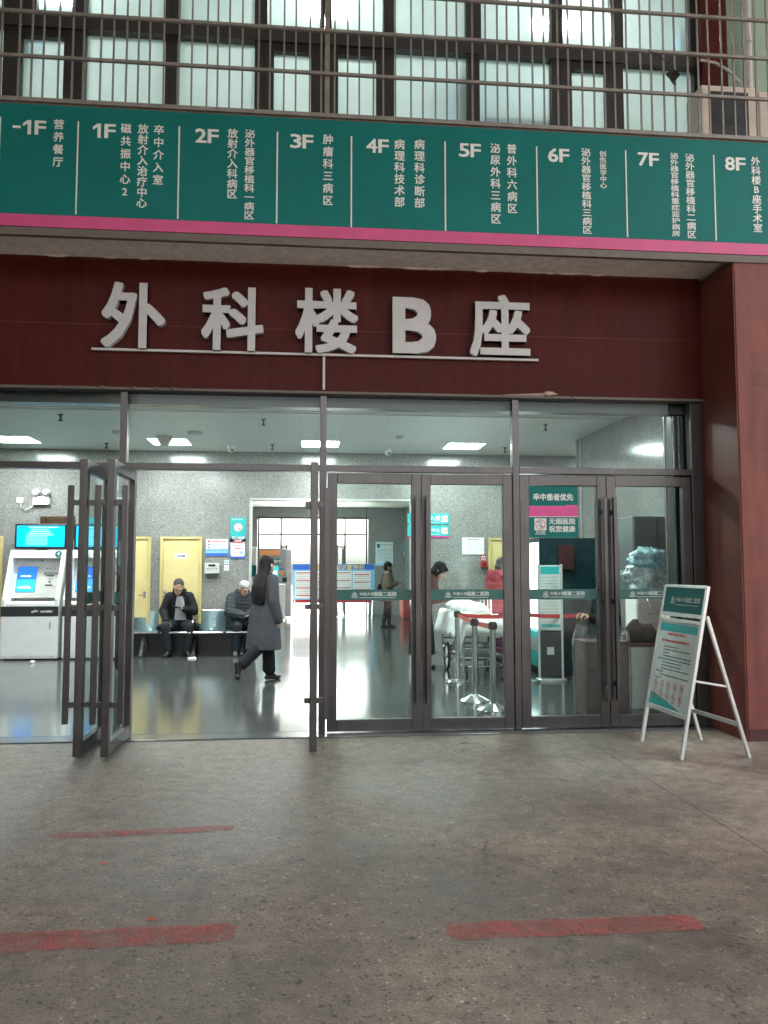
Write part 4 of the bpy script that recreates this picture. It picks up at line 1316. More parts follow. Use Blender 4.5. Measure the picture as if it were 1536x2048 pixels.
def ceil_at(px, py):
    p = G(px, py, ZC)
    return (p.x, p.y, ZC)
for px, py, lab in ((121, 829, 'sprinkler head nearest the left edge of the ceiling'), (213, 886, 'sprinkler head in front of the wall, left of the left post'), (527, 838, 'sprinkler head near the glass, left of the middle post'), (545, 889, 'sprinkler head by the wall, left of the middle post'), (1091, 849, 'sprinkler head right of the right-hand post'), (1010, 895, 'sprinkler head by the wall near the rightmost ceiling light')):
    t = thing('sprinkler', lab, 'sprinkler', ceil_at(px, py), 0, 'sprinkler heads on the lobby ceiling')
    mb = MB(); mb.lathe([(.035, 0), (.035, -.012), (.012, -.014), (.012, -.05), (.006, -.055)], n=12); mb.build('body', 'black', t)
    mb = MB(); mb.lathe([(.006, -.055), (.028, -.085), (.034, -.088), (.0, -.092)], n=12); mb.build('deflector', 'black', t)
for px, py, lab in ((390, 864, 'round smoke detector near the light with the speaker'), (232, 862, 'small smoke detector beside the left post'), (799, 872, 'small smoke detector right of the middle post')):
    s = 1.5 if px == 390 else .8
    t = thing('smoke_detector', lab, 'smoke detector', ceil_at(px, py), 0, 'smoke detectors on the lobby ceiling')
    mb = MB(); mb.lathe([(.075 * s, 0), (.075 * s, -.02), (.06 * s, -.045), (.03 * s, -.052)], n=18); mb.build('body', 'offwhite', t, smooth=40)
for px, py, lab in ((463, 890, 'white dome camera left of the middle post'), (776, 897, 'white dome camera right of the middle post')):
    t = thing('dome_camera', lab, 'camera', ceil_at(px, py), 0, 'dome cameras on the lobby ceiling')
    mb = MB(); mb.lathe([(.075, 0), (.075, -.06), (.07, -.065)], n=18); mb.build('housing', 'white', t, smooth=40)
    mb = MB(); mb.ball((0, 0, -.065), (.064, .064, .06), nu=14, nv=8); d_ = mb.build('dome', 'offwhite', t, smooth=60)
    mb = MB(); mb.ball((.015, -.045, -.09), .022, nu=10, nv=6); mb.build('lens', 'black', d_)
p = G(335, 876, ZC)
t = thing('ceiling_speaker', 'white wedge shaped device hanging in front of a ceiling light', 'speaker', (p.x, p.y - .25, ZC))
mb = MB(); mb.prism([(-.13, -.02), (-.05, -.17), (.05, -.17), (.13, -.02)], -.06, .06); mb.build('body', 'offwhite', t, bevel=.01)
mb = MB(); mb.cyl((0, 0, 0), (0, 0, -.022), .02); mb.build('mount', 'white', t)

def wall_sheet(name, Y, r, label, cat, fn, mats, th=.012, group=None):
    """a flat notice of the given photo rectangle on the wall at Y"""
    cx, cz, w_, h_ = rect_at(Y, *r)
    mb = MB()
    mb.box(-w_ / 2, w_ / 2, 0, th - .003, -h_ / 2, h_ / 2, 0)
    fn(mb, w_, h_, -.0015)
    return mb.build(name, mats, loc=(cx, Y - th, cz), label=label, cat=cat, group=group)
YB = 6.8
def f(mb, w_, h_, y):
    mb.rect(-w_ / 2, w_ / 2, -h_ / 2 + .0, h_ / 2, y, 0)
    nosmoke(mb, 0, h_ * .10, .075, y - .001, 1, 2, 3)
    mb.text('禁止吸烟', 0, -h_ * .33, .055, y - .001, 1, bold=.02)
    mb.rect(-.07, .07, -h_ * .43, -h_ * .41, y - .001, 1)
    mb.disc(-.09, h_ * .42, .012, y - .001, 1, 8); mb.rect(-.07, .08, h_ * .41, h_ * .43, y - .001, 1)
    mb.rect(-w_ / 2 - .005, w_ / 2 + .005, -h_ / 2 - .045, -h_ / 2 - .008, y, 4)
wall_sheet('no_smoking_sign', YB, (461, 1035, 492, 1084), 'teal no smoking sign with pink strip left of the passage opening', 'sign', f, ['teal_l', 'paper', 'redtxt', 'ink', 'pink_b'])
def f(mb, w_, h_, y):
    rnd = random.Random(5)
    mb.rect(-w_ / 2, w_ / 2, -h_ / 2, h_ / 2, y, 1)
    mb.rect(-w_ / 2, w_ / 2, -h_ / 2, -h_ / 2 + .05, y - .001, 2); mb.rect(-w_ / 2, w_ / 2, -h_ / 2 + .05, -h_ / 2 + .12, y - .001, 5)
    mb.disc(-w_ * .36, h_ * .36, .022, y - .001, 3, 12)
    scribble(mb, -w_ * .22, w_ * .15, h_ * .36, .02, y - .001, 3, rnd, .1); scribble(mb, w_ * .2, w_ * .42, h_ * .36, .02, y - .001, 3, rnd, .1)
    for i in range(3):
        z = h_ * (.18 - i * .16)
        mb.rect(-w_ * .42, -w_ * .30, z - .01, z + .01, y - .001, 4)
        scribble(mb, -w_ * .27, w_ * .3, z, .008, y - .001, 2, rnd, .2); scribble(mb, -w_ * .27, w_ * .2, z - .02, .008, y - .001, 2, rnd, .2)
    mb.text('174', w_ * .33, -h_ * .14, .07, y - .001, 4, bold=.0)
wall_sheet('information_poster', YB, (412, 1078, 456, 1112), 'landscape blue and white poster numbered 174 right of a yellow door', 'poster', f, ['offwhite', 'paper', 'blue', 'redtxt', 'ink', 'sky'])
def f(mb, w_, h_, y):
    rnd = random.Random(8)
    mb.rect(-w_ / 2, w_ / 2, -h_ / 2, h_ / 2, y, 2)
    pts = [(-w_ * .40, -h_ * .40), (w_ * .40, -h_ * .40), (w_ * .46, -h_ * .30), (w_ * .46, h_ * .28), (w_ * .2, h_ * .36), (-w_ * .2, h_ * .36), (-w_ * .46, h_ * .28), (-w_ * .46, -h_ * .30)]
    mb.add([(a, y - .001, b) for a, b in pts], [tuple(range(8))], 1)
    mb.rect(-w_ * .36, w_ * .36, h_ * .25, h_ * .33, y - .002, 3)
    mb.disc(0, h_ * .42, .02, y - .001, 3, 10)
    for i, z in enumerate((.16, .11)):
        scribble(mb, -w_ * .34, w_ * .34, h_ * z, .009, y - .002, 4, rnd, .15)
    scribble(mb, -w_ * .22, w_ * .3, -h_ * .02, .02, y - .002, 3, rnd, .1)
    scribble(mb, -w_ * .3, -w_ * .02, -h_ * .16, .008, y - .002, 4, rnd, .1); scribble(mb, -w_ * .3, -w_ * .02, -h_ * .21, .008, y - .002, 4, rnd, .1)
    mb.rect(.03, .10, -h_ * .27, -h_ * .15, y - .002, 5)
wall_sheet('health_poster', YB, (460, 1076, 491, 1117), 'portrait blue bordered poster right under the no smoking sign', 'poster', f, ['offwhite', 'paper', 'blue', 'redtxt', 'ink', 'sky'])
for r, lab, c_ in (((449, 1120, 458, 1128), 'small blue sticker above a white one, beside the control box', 1), ((448, 1130, 458, 1141), 'small white sticker under a blue one, beside the control box', 2)):
    wall_sheet('wall_sticker', YB, r, lab, 'sticker', lambda mb, w_, h_, y: mb.rect(-w_ * .35, w_ * .35, -h_ * .3, h_ * .35, y, c_), ['paper', 'sky', 'offwhite'], .006)
cx, cz, w_, h_ = rect_at(YB, 410, 1126, 439, 1147)
t = thing('control_box', 'cream wall mounted control box with small display and buttons', 'control box', (cx, YB - .06, cz))
mb = MB(); mb.box(-w_ / 2, w_ / 2, 0, .058, -h_ / 2, h_ / 2); mb.build('housing', 'offwhite', t, bevel=.008)
mb = MB(); mb.box(-.06, .06, -.004, -.001, .03, .07); mb.build('display', 'black', t)
for bx in (-.07, -.035, .02, .075):
    mb = MB(); mb.box(bx - .012, bx + .012, -.008, -.001, -.02, .004); mb.build('button', 'midgrey', t, bevel=.002)
mb = MB(); mb.prism([(-w_ / 2 + .03, -h_ / 2 - .07), (w_ / 2 - .03, -h_ / 2 - .07), (w_ / 2 - .005, -h_ / 2 - .002), (-w_ / 2 + .005, -h_ / 2 - .002)], .01, .055); mb.build('hood', 'charcoal', t)
# emergency light and socket
cx, cz, w_, h_ = rect_at(YB, 68, 994, 101, 1010)
t = thing('emergency_light', 'white twin head emergency light high on the left wall', 'emergency light', (cx, YB - .07, cz))
mb = MB(); mb.box(-w_ / 2, w_ / 2, 0, .068, -h_ / 2, h_ / 2); mb.build('housing', 'white', t, bevel=.008)
mb = MB(); mb.rect(-.06, -.04, -.02, .02, -.001, 0); mb.rect(.05, .07, -.02, .02, -.001, 0); mb.build('indicator', 'ink', t)
for s in (-1, 1):
    h = MB(); h.cyl((s * .075, .035, h_ / 2), (s * .075, .03, h_ / 2 + .03), .02); h.ball((s * .085, .0, h_ / 2 + .075), (.062, .055, .058), nu=14, nv=8)
    ho = h.build('lamp_head', 'white', t, smooth=50)
    l = MB(); l.cyl((s * .085, -.048, h_ / 2 + .075), (s * .085, -.060, h_ / 2 + .073), .048, n=14); l.build('lens', 'offwhite', ho)
cx2, cz2, w2, h2 = rect_at(YB, 34, 995, 47, 1006)
t = thing('wall_socket', 'small white wall socket with a drooping cable near the emergency light', 'socket', (cx2, YB - .025, cz2))
mb = MB(); mb.box(-w2 / 2, w2 / 2, 0, .024, -h2 / 2, h2 / 2); mb.build('plate', 'white', t, bevel=.004)
mb = MB(); pts = [(0.02, -.015, -.02), (.03, -.02, -.12), (.10, -.02, -.165), (.2, -.02, -.12), (.26, -.02, -.04), (cx - cx2 - .12, -.01, cz - cz2 + .0)]
mb.tube(pts, .008, 6); mb.build('cable', 'white', t, smooth=60)
wall_sheet('bronze_board', YB, (81, 1033, 150, 1075), 'brown bronze board partly hidden behind the ticket machine screens', 'board', lambda mb, w_, h_, y: mb.rect(-w_ * .48, w_ * .48, -h_ * .47, h_ * .47, y, 0), ['board'], .03)
wall_sheet('teal_notice', YB, (174, 1035, 216, 1110), 'teal notice on the wall behind the second ticket machine', 'notice', lambda mb, w_, h_, y: mb.rect(-w_ * .4, w_ * .4, -h_ * .3, h_ * .3, y, 1), ['teal_l', 'sky'])
# notices right of the passage
def arrow_sign(r, txt, lab, pk):
    def f(mb, w_, h_, y):
        mb.rect(-w_ / 2, w_ / 2, -h_ / 2, h_ / 2, y, 0)
        if pk: mb.rect(-w_ / 2, w_ / 2, -h_ / 2 - .03, -h_ / 2 - .002, y, 2)
        hh = .095 if len(txt) == 3 else .08
        mb.text(txt, w_ / 2 - .165 - hh * len(txt) / 2, .012, hh, y - .001, 1, bold=.03)
        mb.rect(w_ / 2 - .42, w_ / 2 - .17, -h_ * .36, -h_ * .33, y - .001, 1)
        mb.rect(w_ / 2 - .14, w_ / 2 - .03, -.055, .055, y - .001, 1)
        mb.line(w_ / 2 - .125, 0, w_ / 2 - .045, 0, .012, y - .002, 3); mb.line(w_ / 2 - .07, .028, w_ / 2 - .043, 0, .012, y - .002, 3); mb.line(w_ / 2 - .07, -.028, w_ / 2 - .043, 0, .012, y - .002, 3)
    wall_sheet('direction_sign', YB, r, lab, 'direction sign', f, ['teal_l', 'paper', 'pink_b', 'redtxt'], group='teal direction signs on the granite')
arrow_sign((815, 1027, 898, 1048), '介入室', 'upper teal direction sign with white arrow, on the granite right of the passage', False)
arrow_sign((815, 1051, 898, 1072), '治疗中心', 'lower teal direction sign with red arrow and pink edge', True)
def f(mb, w_, h_, y):
    rnd = random.Random(2)
    mb.rect(-w_ * .49, w_ * .49, -h_ * .49, h_ * .49, y, 1)
    scribble(mb, -w_ * .25, w_ * .25, h_ * .38, .018, y - .001, 2, rnd, .1)
    mb.line(-w_ * .4, h_ * .12, w_ * .1, h_ * .2, .004, y - .001, 2); mb.line(-w_ * .4, -h_ * .05, w_ * .2, -h_ * .02, .004, y - .001, 2); mb.line(-w_ * .2, -h_ * .25, -w_ * .2, h_ * .25, .004, y - .001, 2); mb.line(w_ * .1, -h_ * .28, w_ * .4, -h_ * .2, .004, y - .001, 2)
wall_sheet('floor_plan_notice', YB, (924, 1075, 968, 1109), 'pale framed plan on the granite above the red fire box', 'notice', f, ['offwhite', 'paper', 'midgrey'])
cx, cz, w_, h_ = rect_at(YB, 961, 1122, 973, 1135)
t = thing('fire_alarm_box', 'small red fire alarm box under the framed plan', 'alarm box', (cx, YB - .07, cz))
mb = MB(); mb.box(-w_ / 2, w_ / 2, 0, .068, -h_ / 2, h_ / 2); mb.build('housing', 'red', t, bevel=.006)
mb = MB(); mb.cyl((0, 0, 0), (0, -.015, 0), .025); mb.build('button', 'redbrown', t)
wall_sheet('fire_label', YB, (961, 1109, 972, 1120), 'tiny red and white label above the fire alarm box', 'label', lambda mb, w_, h_, y: (mb.disc(-w_ * .2, h_ * .1, .018, y, 1, 8), mb.disc(w_ * .2, h_ * .1, .018, y, 1, 8), mb.rect(-w_ * .4, w_ * .4, -h_ * .4, -h_ * .25, y, 1)), ['red', 'paper'], .006)

# ---------------------------------------------------------------- ticket machines
def kiosk(x, y, label, num):
    t = thing('ticket_machine', label, 'ticket machine', (x, y, .012), 0, 'white ticket machines against the left wall')
    wd = .90
    body = [(0.0, .02), (.0, .98), (.03, 1.02), (.30, 1.72), (.34, 1.78), (.62, 1.78), (.62, .02)]   # y,z profile: sloping shoulders
    mb = MB()
    for s in (-1, 1):
        mb.prismx([(a, b) for a, b in body], s * wd / 2 - (.07 if s > 0 else 0), s * wd / 2 + (.07 if s < 0 else 0))
    mb.box(-wd / 2 + .07, wd / 2 - .07, .0, .62, .02, .70)
    mb.box(-wd / 2 + .07, wd / 2 - .07, .45, .62, .70, 1.78)
    mb.prismx([(.30, 1.64), (.262, 1.64), (.31, 1.765), (.34, 1.778), (.45, 1.778), (.45, 1.64)], -wd / 2 + .07, wd / 2 - .07)
    mb.prismx([(.0, .70), (.0, .90), (.03, .935), (.06, .94), (.22, .93), (.45, .93), (.45, .70)], -wd / 2 + .07, wd / 2 - .07)
    mb.build('body', 'white', t, smooth=35, bevel=.012)
    mb = MB(); mb.prismx([(.24, .99), (.44, 1.635), (.448, 1.635), (.448, .99)], -wd / 2 + .072, wd / 2 - .072)
    mb.build('fascia', 'offwhite', t)
    mb = MB(); mb.box(-wd / 2 + .0, wd / 2 - .0, -.006, -.001, .70, .86, 0)
    rnd = random.Random(4)
    scribble(mb, .17, .36, .78, .036, -.008, 1, rnd, .12); mb.line(.03, .765, .11, .795, .03, -.008, 1); mb.line(.10, .77, .14, .79, .012, -.008, 1)
    mb.build('dark_band', ['charcoal', 'offwhite'], t)
    mb = MB(); mb.box(-wd / 2 + .02, wd / 2 - .02, -.008, -.001, .06, .68); d_ = mb.build('cabinet_door', 'white', t, bevel=.01)
    mb = MB(); mb.tube([(.33, -.008, .50), (.33, -.03, .51), (.33, -.03, .60), (.33, -.008, .61)], .007, 6); mb.build('handle', 'steel', d_)
    mb = MB(); mb.box(-.18, .28, .10, .2, .942, .947); mb.build('tray', 'black', t)
    # screen on the sloping fascia
    def on(u_, v_, off=.006):
        f_ = v_
        return (u_, .24 + (.44 - .24) * (f_ - .99) / (1.635 - .99) - off, f_)
    def quad(mb, u0, u1, v0, v1, off, m):
        mb.add([on(u0, v0, off), on(u1, v0, off), on(u1, v1, off), on(u0, v1, off)], [(0, 1, 2, 3)], m)
    mb = MB(); quad(mb, -.335, -.02, 1.08, 1.50, .004, 3); quad(mb, -.33, -.025, 1.085, 1.29, .007, 0); quad(mb, -.33, -.025, 1.29, 1.495, .007, 1)
    quad(mb, -.27, -.11, 1.335, 1.355, .009, 2); quad(mb, -.30, -.09, 1.145, 1.172, .009, 2)
    quad(mb, -.22, -.2, 1.18, 1.19, .009, 2); quad(mb, -.18, -.13, 1.18, 1.19, .009, 2)
    mb.build('touch_screen', ['screen_b2', 'screen_b', 'screen_w', 'black'], t)
    mb = MB(); quad(mb, .09, .32, 1.36, 1.41, .006, 0); quad(mb, .14, .26, 1.345, 1.36, .007, 1); quad(mb, .13, .25, 1.19, 1.205, .006, 1); quad(mb, .16, .24, 1.295, 1.305, .006, 0)
    mb.disc(.2, 1.25, .02, on(0, 1.25)[1] - .004, 0, 10); mb.disc(0.04, 1.60, .012, on(0, 1.60)[1] - .004, 1, 10)
    for u_ in (.12, .17, .24):
        quad(mb, u_, u_ + .03, 1.46, 1.475, .006, 0)
    mb.build('slots', ['midgrey', 'black'], t)
    # top display
    s = thing('display', None, None, parent=t)
    D.objects.remove(s)
    mb = MB(); mb.box(-.40, .44, .36, .42, 1.80, 2.22); mb.box(-.06, .1, .385, .5, 1.70, 1.85)
    dsp = mb.build('display', 'black', t, bevel=.015)
    mb = MB(); mb.rect(-.365, .405, 1.835, 2.185, .357, 0)
    scribble(mb, -.17, .3, 2.16, .014, .355, 1, random.Random(2), .3); mb.line(-.33, 2.155, -.2, 2.165, .02, .355, 2)
    rnd = random.Random(6)
    for i, z in enumerate((2.12, 2.09, 2.06, 2.03)):
        scribble(mb, -.12 - .03 * i, .14 + .03 * i, z, .010, .355, 1, rnd, .3)
    for i in range(7):
        scribble(mb, -.22, .13, 2.0 - i * .022, .005, .355, 1, rnd, .3)
    mb.build('screen', ['screen', 'screen_w', 'screen_b'], dsp)
    mb = MB(); mb.box(.441, .47, .37, .5, 1.79, 2.2); mb.build('display_back', 'white', dsp, bevel=.01)
    if num:
        mb = MB(); mb.add([(.34 + .055 * math.cos(a * PI / 10), .285 + .0, 1.715 + .055 * math.sin(a * PI / 10)) for a in range(20)], [tuple(range(20))], 0)
        for i, (x_, y_, z_) in enumerate(mb.v):
            mb.v[i] = (x_, .262 + (.31 - .262) * (z_ - 1.64) / .125 - .016, z_)
        n0 = len(mb.v)
        mb.text(num, .34, 1.715, .085, 0, 1, bold=.05)
        for i in range(n0, len(mb.v)):
            x_, y_, z_ = mb.v[i]
            mb.v[i] = (x_, .262 + (.31 - .262) * (z_ - 1.64) / .125 - .019, z_)
        mb.build('number_badge', ['teal', 'paper'], t)
    mb = MB(); mb.box(-wd / 2 + .05, wd / 2 - .05, .04, .58, -.012, .018); mb.build('plinth', 'black', t)
kiosk(-4.48, 6.13, 'white ticket machine with a green number 4 badge and cyan top screen', '4')
kiosk(-3.52, 6.13, 'white ticket machine seen through the bars of the open door handles', None)
for px, py, lab, mt in ((65, 1326, 'crumpled scrap of white paper on the floor by the ticket machine', 'paper'), (384, 1318, 'folded white tissue on the floor beside the seated man', 'paper')):
    p = G(px, py, .012)
    mb = MB()
    rnd = random.Random(px)
    if px == 384:
        mb.X = Matrix.Translation(p) @ Matrix.Rotation(.3, 4, 'Z')
        mb.box(-.06, .06, -.07, .07, .0, .018); mb.add([(-.06, -.07, .019), (.06, -.07, .02), (.065, .07, .03), (-.055, .06, .024)], [(0, 1, 2, 3)])
    else:
        mb.ball((p.x, p.y, .03), (.045, .04, .02), nu=8, nv=6)
        mb.v = [(a + rnd.uniform(-.01, .01), b + rnd.uniform(-.01, .01), c + rnd.uniform(-.006, .006)) for a, b, c in mb.v]
    mb.build('paper_scrap', mt, label=lab, cat='litter')

# ---------------------------------------------------------------- bench
t = thing('waiting_bench', 'row of blue grey perforated steel seats on a black beam along the wall', 'bench', (-2.305, 6.35, .012))
pitch = .535
for i in range(4):
    x = -.42 + i * pitch
    s = MB()
    nx = 10
    prof = [(-.06, .405), (-.03, .425), (.05, .42), (.20, .405), (.33, .40), (.375, .43), (.40, .50), (.425, .62), (.45, .735), (.46, .745)]
    vs, fs = [], []
    for a, z in prof:
        vs += [(x - .245, a, z), (x + .245, a, z)]
    for k in range(len(prof) - 1):
        fs.append((2 * k, 2 * k + 1, 2 * k + 3, 2 * k + 2))
    s.add(vs, fs)
    so = s.build('seat', 'seat', t, smooth=40)
    sl = so.modifiers.new('s', 'SOLIDIFY'); sl.thickness = .014
    e = MB()
    e.tube([(x - .245, -.07, .408), (x + .245, -.07, .408)], .016, 8); e.tube([(x - .245, .462, .75), (x + .245, .462, .75)], .016, 8)
    e.build('edge', 'chrome', so, smooth=50)
for i in range(5):
    x = -.42 + (i - .5) * pitch
    if i in (0, 2, 4):
        a = MB(); a.tube([(x, .38, .44), (x, .34, .62), (x, .10, .63), (x, -.03, .60), (x, -.02, .42)], .016, 8); a.build('armrest', 'chrome', t, smooth=50)
b = MB(); b.box(-.70, 1.28, .16, .24, .33, .40); b.build('beam', 'black', t)
b = MB(); b.box(-.90, 1.26, .40, .44, 0, .37); b.build('base_panel', 'black', t)
for x in (-.45, .40, 1.20):
    l = MB(); l.bar((x, .2, .34), (x, .40, .02), .05, .03); l.bar((x, .2, .34), (x, -.04, .02), .05, .03); l.build('leg', 'chrome' if x < 0 else 'black', t)

# ---------------------------------------------------------------- barrier posts
def post(x, y, label, flat, group='steel barrier posts with red belts'):
    t = thing('barrier_post', label, 'barrier post', (x, y, .012), 0, group)
    mb = MB()
    mb.lathe([(.165, 0), (.165, .018), (.15, .03), (.05, .036 if flat else .075), (.036, .045 if flat else .085)], n=28); mb.build('base', 'chrome', t, smooth=30)
    mb = MB(); mb.cyl((0, 0, .05), (0, 0, .84), .032, n=18); mb.build('pole', 'chrome', t, smooth=40)
    mb = MB(); mb.cyl((0, 0, .84), (0, 0, .92), .036, n=18); mb.box(-.045, .045, -.014, .014, .845, .905); mb.box(-.014, .014, -.045, .045, .845, .905); mb.build('head', 'black', t, smooth=40)
    return t
p1 = post(1.941, 3.07, 'barrier post nearest the stretcher with two red belts', True)
p2 = post(1.849, 1.558, 'barrier post with cone base standing between the other two', False)
p3 = post(1.925, 1.0, 'barrier post with cone base closest to the glass', False)
p4 = post(2.86, 3.0, 'barrier post mostly hidden behind the door frame, its base showing', True)
def belt(parent, a, b, mat, lab=None):
    """woven belt between two posts, as a child of the first"""
    ox, oy = parent.location.x, parent.location.y
    mb = MB()
    vs = []
    n_ = 10
    for i in range(n_ + 1):
        s = i / n_
        sag = -.02 * 4 * s * (1 - s)
        for dz in (-.026, .026):
            vs.append((a[0] + (b[0] - a[0]) * s - ox, a[1] + (b[1] - a[1]) * s - oy, .865 + dz + sag))
    mb.add(vs, [(2 * i, 2 * i + 2, 2 * i + 3, 2 * i + 1) for i in range(n_)])
    o = mb.build('belt', mat, parent, label=lab)
    s = o.modifiers.new('s', 'SOLIDIFY'); s.thickness = .003
belt(p1, (1.98, 3.07), (2.82, 3.0), 'belt')
belt(p1, (1.945, 3.03), (1.925, 1.05), 'belt_l', 'faded red belt running towards the glass')
pb_ = AX(1172, 1231, 3.75)
belt(p4, (2.90, 3.0), (3.72, 3.1), 'belt')

# ---------------------------------------------------------------- stretcher
t = thing('stretcher', 'hospital stretcher covered with white sheets beside the barrier posts', 'stretcher', (2.33, 4.05, .012))
mb = MB()
for s in (-.27, .27):
    mb.tube([(s, -.95, .70), (s, .98, .70)], .02, 8); mb.tube([(s, -.80, .30), (s, .80, .30)], .016, 8); mb.tube([(s, -.80, .18), (s, .8, .18)], .014, 8)
    for y in (-.80, .80):
        mb.tube([(s, y, .72), (s, y, .12)], .018, 8)
for y in (-.80, -.1, .80):
    for z in (.70, .42, .30, .18):
        mb.tube([(-.27, y, z), (.27, y, z)], .013, 6)
mb.tube([(-.27, -.80, .68), (-.27, .6, .2)], .012, 6)
mb.build('frame', 'steel', t, smooth=50)
mb = MB(); mb.box(-.26, .26, -.79, .78, .305, .325); mb.build('lower_shelf', 'midgrey', t)
mt = MB(); mt.box(-.29, .29, -.93, .97, .72, .80); mt.build('mattress', 'teal_d', t, bevel=.02)
# sheets: a draped, wrinkled cloth
sh = MB()
nx, ny = 26, 40
vs = []
for j in range(ny + 1):
    for i in range(nx + 1):
        uu, vv = i / nx * 2 - 1, j / ny * 2 - 1
        x, y = uu * .52, vv * 1.05
        ex, ey = max(0, abs(x) - .30), max(0, -y - .94)
        z = .83 - (ex ** 1.02) * 1.35 - ey * 2.2
        if ex: x = math.copysign(.30 + ex * .30, x)
        if ey: y = -.94 - ey * .35
        wv = mnoise.fractal(Vector((x * 5, y * 5, z * 4)), .7, 2, 4) * .035
        lump = .12 * math.exp(-((y - .30) ** 2) / .06) * math.exp(-(x ** 2) / .05) + .06 * math.exp(-((y + .4) ** 2) / .08 - ((x + .1) ** 2) / .03)
        vs.append((x + wv * .6, y + wv * .4, z + wv + (lump if not ex else lump * .4)))
sh.add(vs, [(j * (nx + 1) + i, j * (nx + 1) + i + 1, (j + 1) * (nx + 1) + i + 1, (j + 1) * (nx + 1) + i) for j in range(ny) for i in range(nx)])
so = sh.build('sheet', 'sheet', t, smooth=80)
s_ = so.modifiers.new('s', 'SOLIDIFY'); s_.thickness = .012
pl = MB(); pl.ball((0, .70, .92), (.25, .2, .085), nu=18, nv=10); pl.ball((.02, -.2, .90), (.2, .28, .09), nu=18, nv=10)
pl.ball((-.27, -.35, .93), (.10, .07, .05), nu=12, nv=8)
for i, v_ in enumerate(pl.v):
    wv = mnoise.fractal(Vector(v_) * 6, .7, 2, 4) * .03
    pl.v[i] = (v_[0] + wv, v_[1] + wv * .5, v_[2] + wv)
pl.build('quilt', 'sheet', t, smooth=80)
pt = MB(); pt.ball((.0, -.62, .855), (.15, .12, .03), nu=14, nv=8); pt.build('beige_pad', 'tan', t, smooth=80)
rl = MB()
for x in (.31,):
    rl.tube([(x, .1, .74), (x, .1, 1.02), (x, .14, 1.06), (x, .72, 1.06), (x, .78, 1.02), (x, .78, .74)], .014, 8)
    for y in (.3, .55):
        rl.tube([(x, y, .74), (x, y, 1.06)], .009, 6)
rl.build('side_rail', 'white', t, smooth=50)
def wheel(x, y, r, wd, spoked):
    w_ = MB(); n_ = 22
    w_.X = Matrix.Translation((x, y, r)) @ Matrix.Rotation(PI / 2, 4, 'Y')
    w_.lathe([(r - .03, -wd / 2), (r - .004, -wd / 2), (r, 0), (r - .004, wd / 2), (r - .03, wd / 2)], n=n_)
    w_.f = [f_ for f_ in w_.f if len(f_) == 4]; w_.m = [0] * len(w_.f)
    k = len(w_.v) // n_
    w_.f += [(4 * n_ + i, 4 * n_ + (i + 1) % n_, (i + 1) % n_, i) for i in range(n_)]; w_.m = [0] * len(w_.f)
    o = w_.build('wheel', 'rubber', t, smooth=40)
    h = MB(); h.X = w_.X
    if spoked:
        for i in range(9):
            a = 2 * PI * i / 9
            h.tube([(0, 0, .01), ((r - .03) * math.cos(a), (r - .03) * math.sin(a), 0)], .004, 4)
        h.lathe([(.03, -.03), (.03, .03)], n=10)
        h.lathe([(r - .036, -.008), (r - .03, -.008), (r - .03, .008), (r - .036, .008)], n=n_)
    else:
        h.lathe([(r - .031, -.014), (r - .031, .014)], n=n_)
        h.lathe([(.02, -.03), (.02, .03)], n=8)
    h.build('hub', 'steel' if spoked else 'midgrey', o, smooth=40)
wheel(-.30, .30, .20, .035, True); wheel(.30, .30, .20, .035, True)
for x, y in ((-.24, -.80), (.24, -.84), (.24, .80), (-.24, .80)):
    wheel(x, y, .078, .032, False)
    f_ = MB(); f_.bar((x, y, .155), (x, y, .19), .03, .03); f_.box(x - .026, x - .02, y - .02, y + .02, .07, .165); f_.box(x + .02, x + .026, y - .02, y + .02, .07, .165); f_.box(x - .026, x + .026, y - .02, y + .02, .158, .168)
    f_.build('fork', 'black', t)
sp = MB(); sp.tube([(.29, -.86, .55), (.31, -.9, .48), (.30, -.92, .42), (.27, -.9, .38), (.30, -.88, .42)], .014, 6); sp.build('sheet_knot', 'sheet', t, smooth=60)

# ---------------------------------------------------------------- vending machine, totem, crate, counter
XV = 3.22
t = thing('vending_machine', 'dark teal vending machine with a bright lit front and vertical lettering on its side', 'vending machine', (XV, 3.55, .012))
VW, VL, VH = .80, 1.5, 1.90
mb = MB(); mb.box(0.012, VW, 0, VL, .03, VH); mb.build('cabinet', 'petrol', t, bevel=.008)
mb = MB(); mb.box(-.008, .010, .05, VL - .05, .62, VH - .06); mb.build('lit_front', 'vend', t)
mb = MB(); mb.box(-.02, .010, .0, .048, .04, VH); mb.box(-.02, .010, VL - .048, VL, .04, VH); mb.box(-.02, .010, .05, VL - .05, VH - .058, VH); mb.build('front_frame', 'petrol', t)
mb = MB(); mb.box(-.03, .010, .05, VL - .05, .10, .60); ff = mb.build('dispenser', 'teal_l', t, bevel=.01)
mb = MB(); mb.box(-.036, -.031, .15, .75, .32, .50); mb.build('flap', 'alu', ff, bevel=.004)
mb = MB()
emblem(mb, .17, 1.62, .05, -.002, 0); mb.text('中南大学湘雅二医院', .52, 1.63, .055, -.002, 0, bold=.01)
mb.rect(.3, .74, 1.585, 1.589, -.002, 0)
mb.vtext('便民服务柜', .38, 1.36, .86, .115, -.002, 0, bold=.0)
mb.build('lettering', 'petrol_t', t)
mb = MB(); mb.box(.0, VW, .02, VL - .02, 0, .028); mb.build('plinth', 'black', t)
mb = MB(); x0_ = .24; mb.box(x0_, x0_ + .20, -.10, -.003, 1.46, 1.80)
mb.build('dark_red_box', 'redbrown', loc=(XV, 3.55, .012), bevel=.006, label='dark red box fixed on the side of the teal vending machine', cat='box')
p = G(1103, 1362)
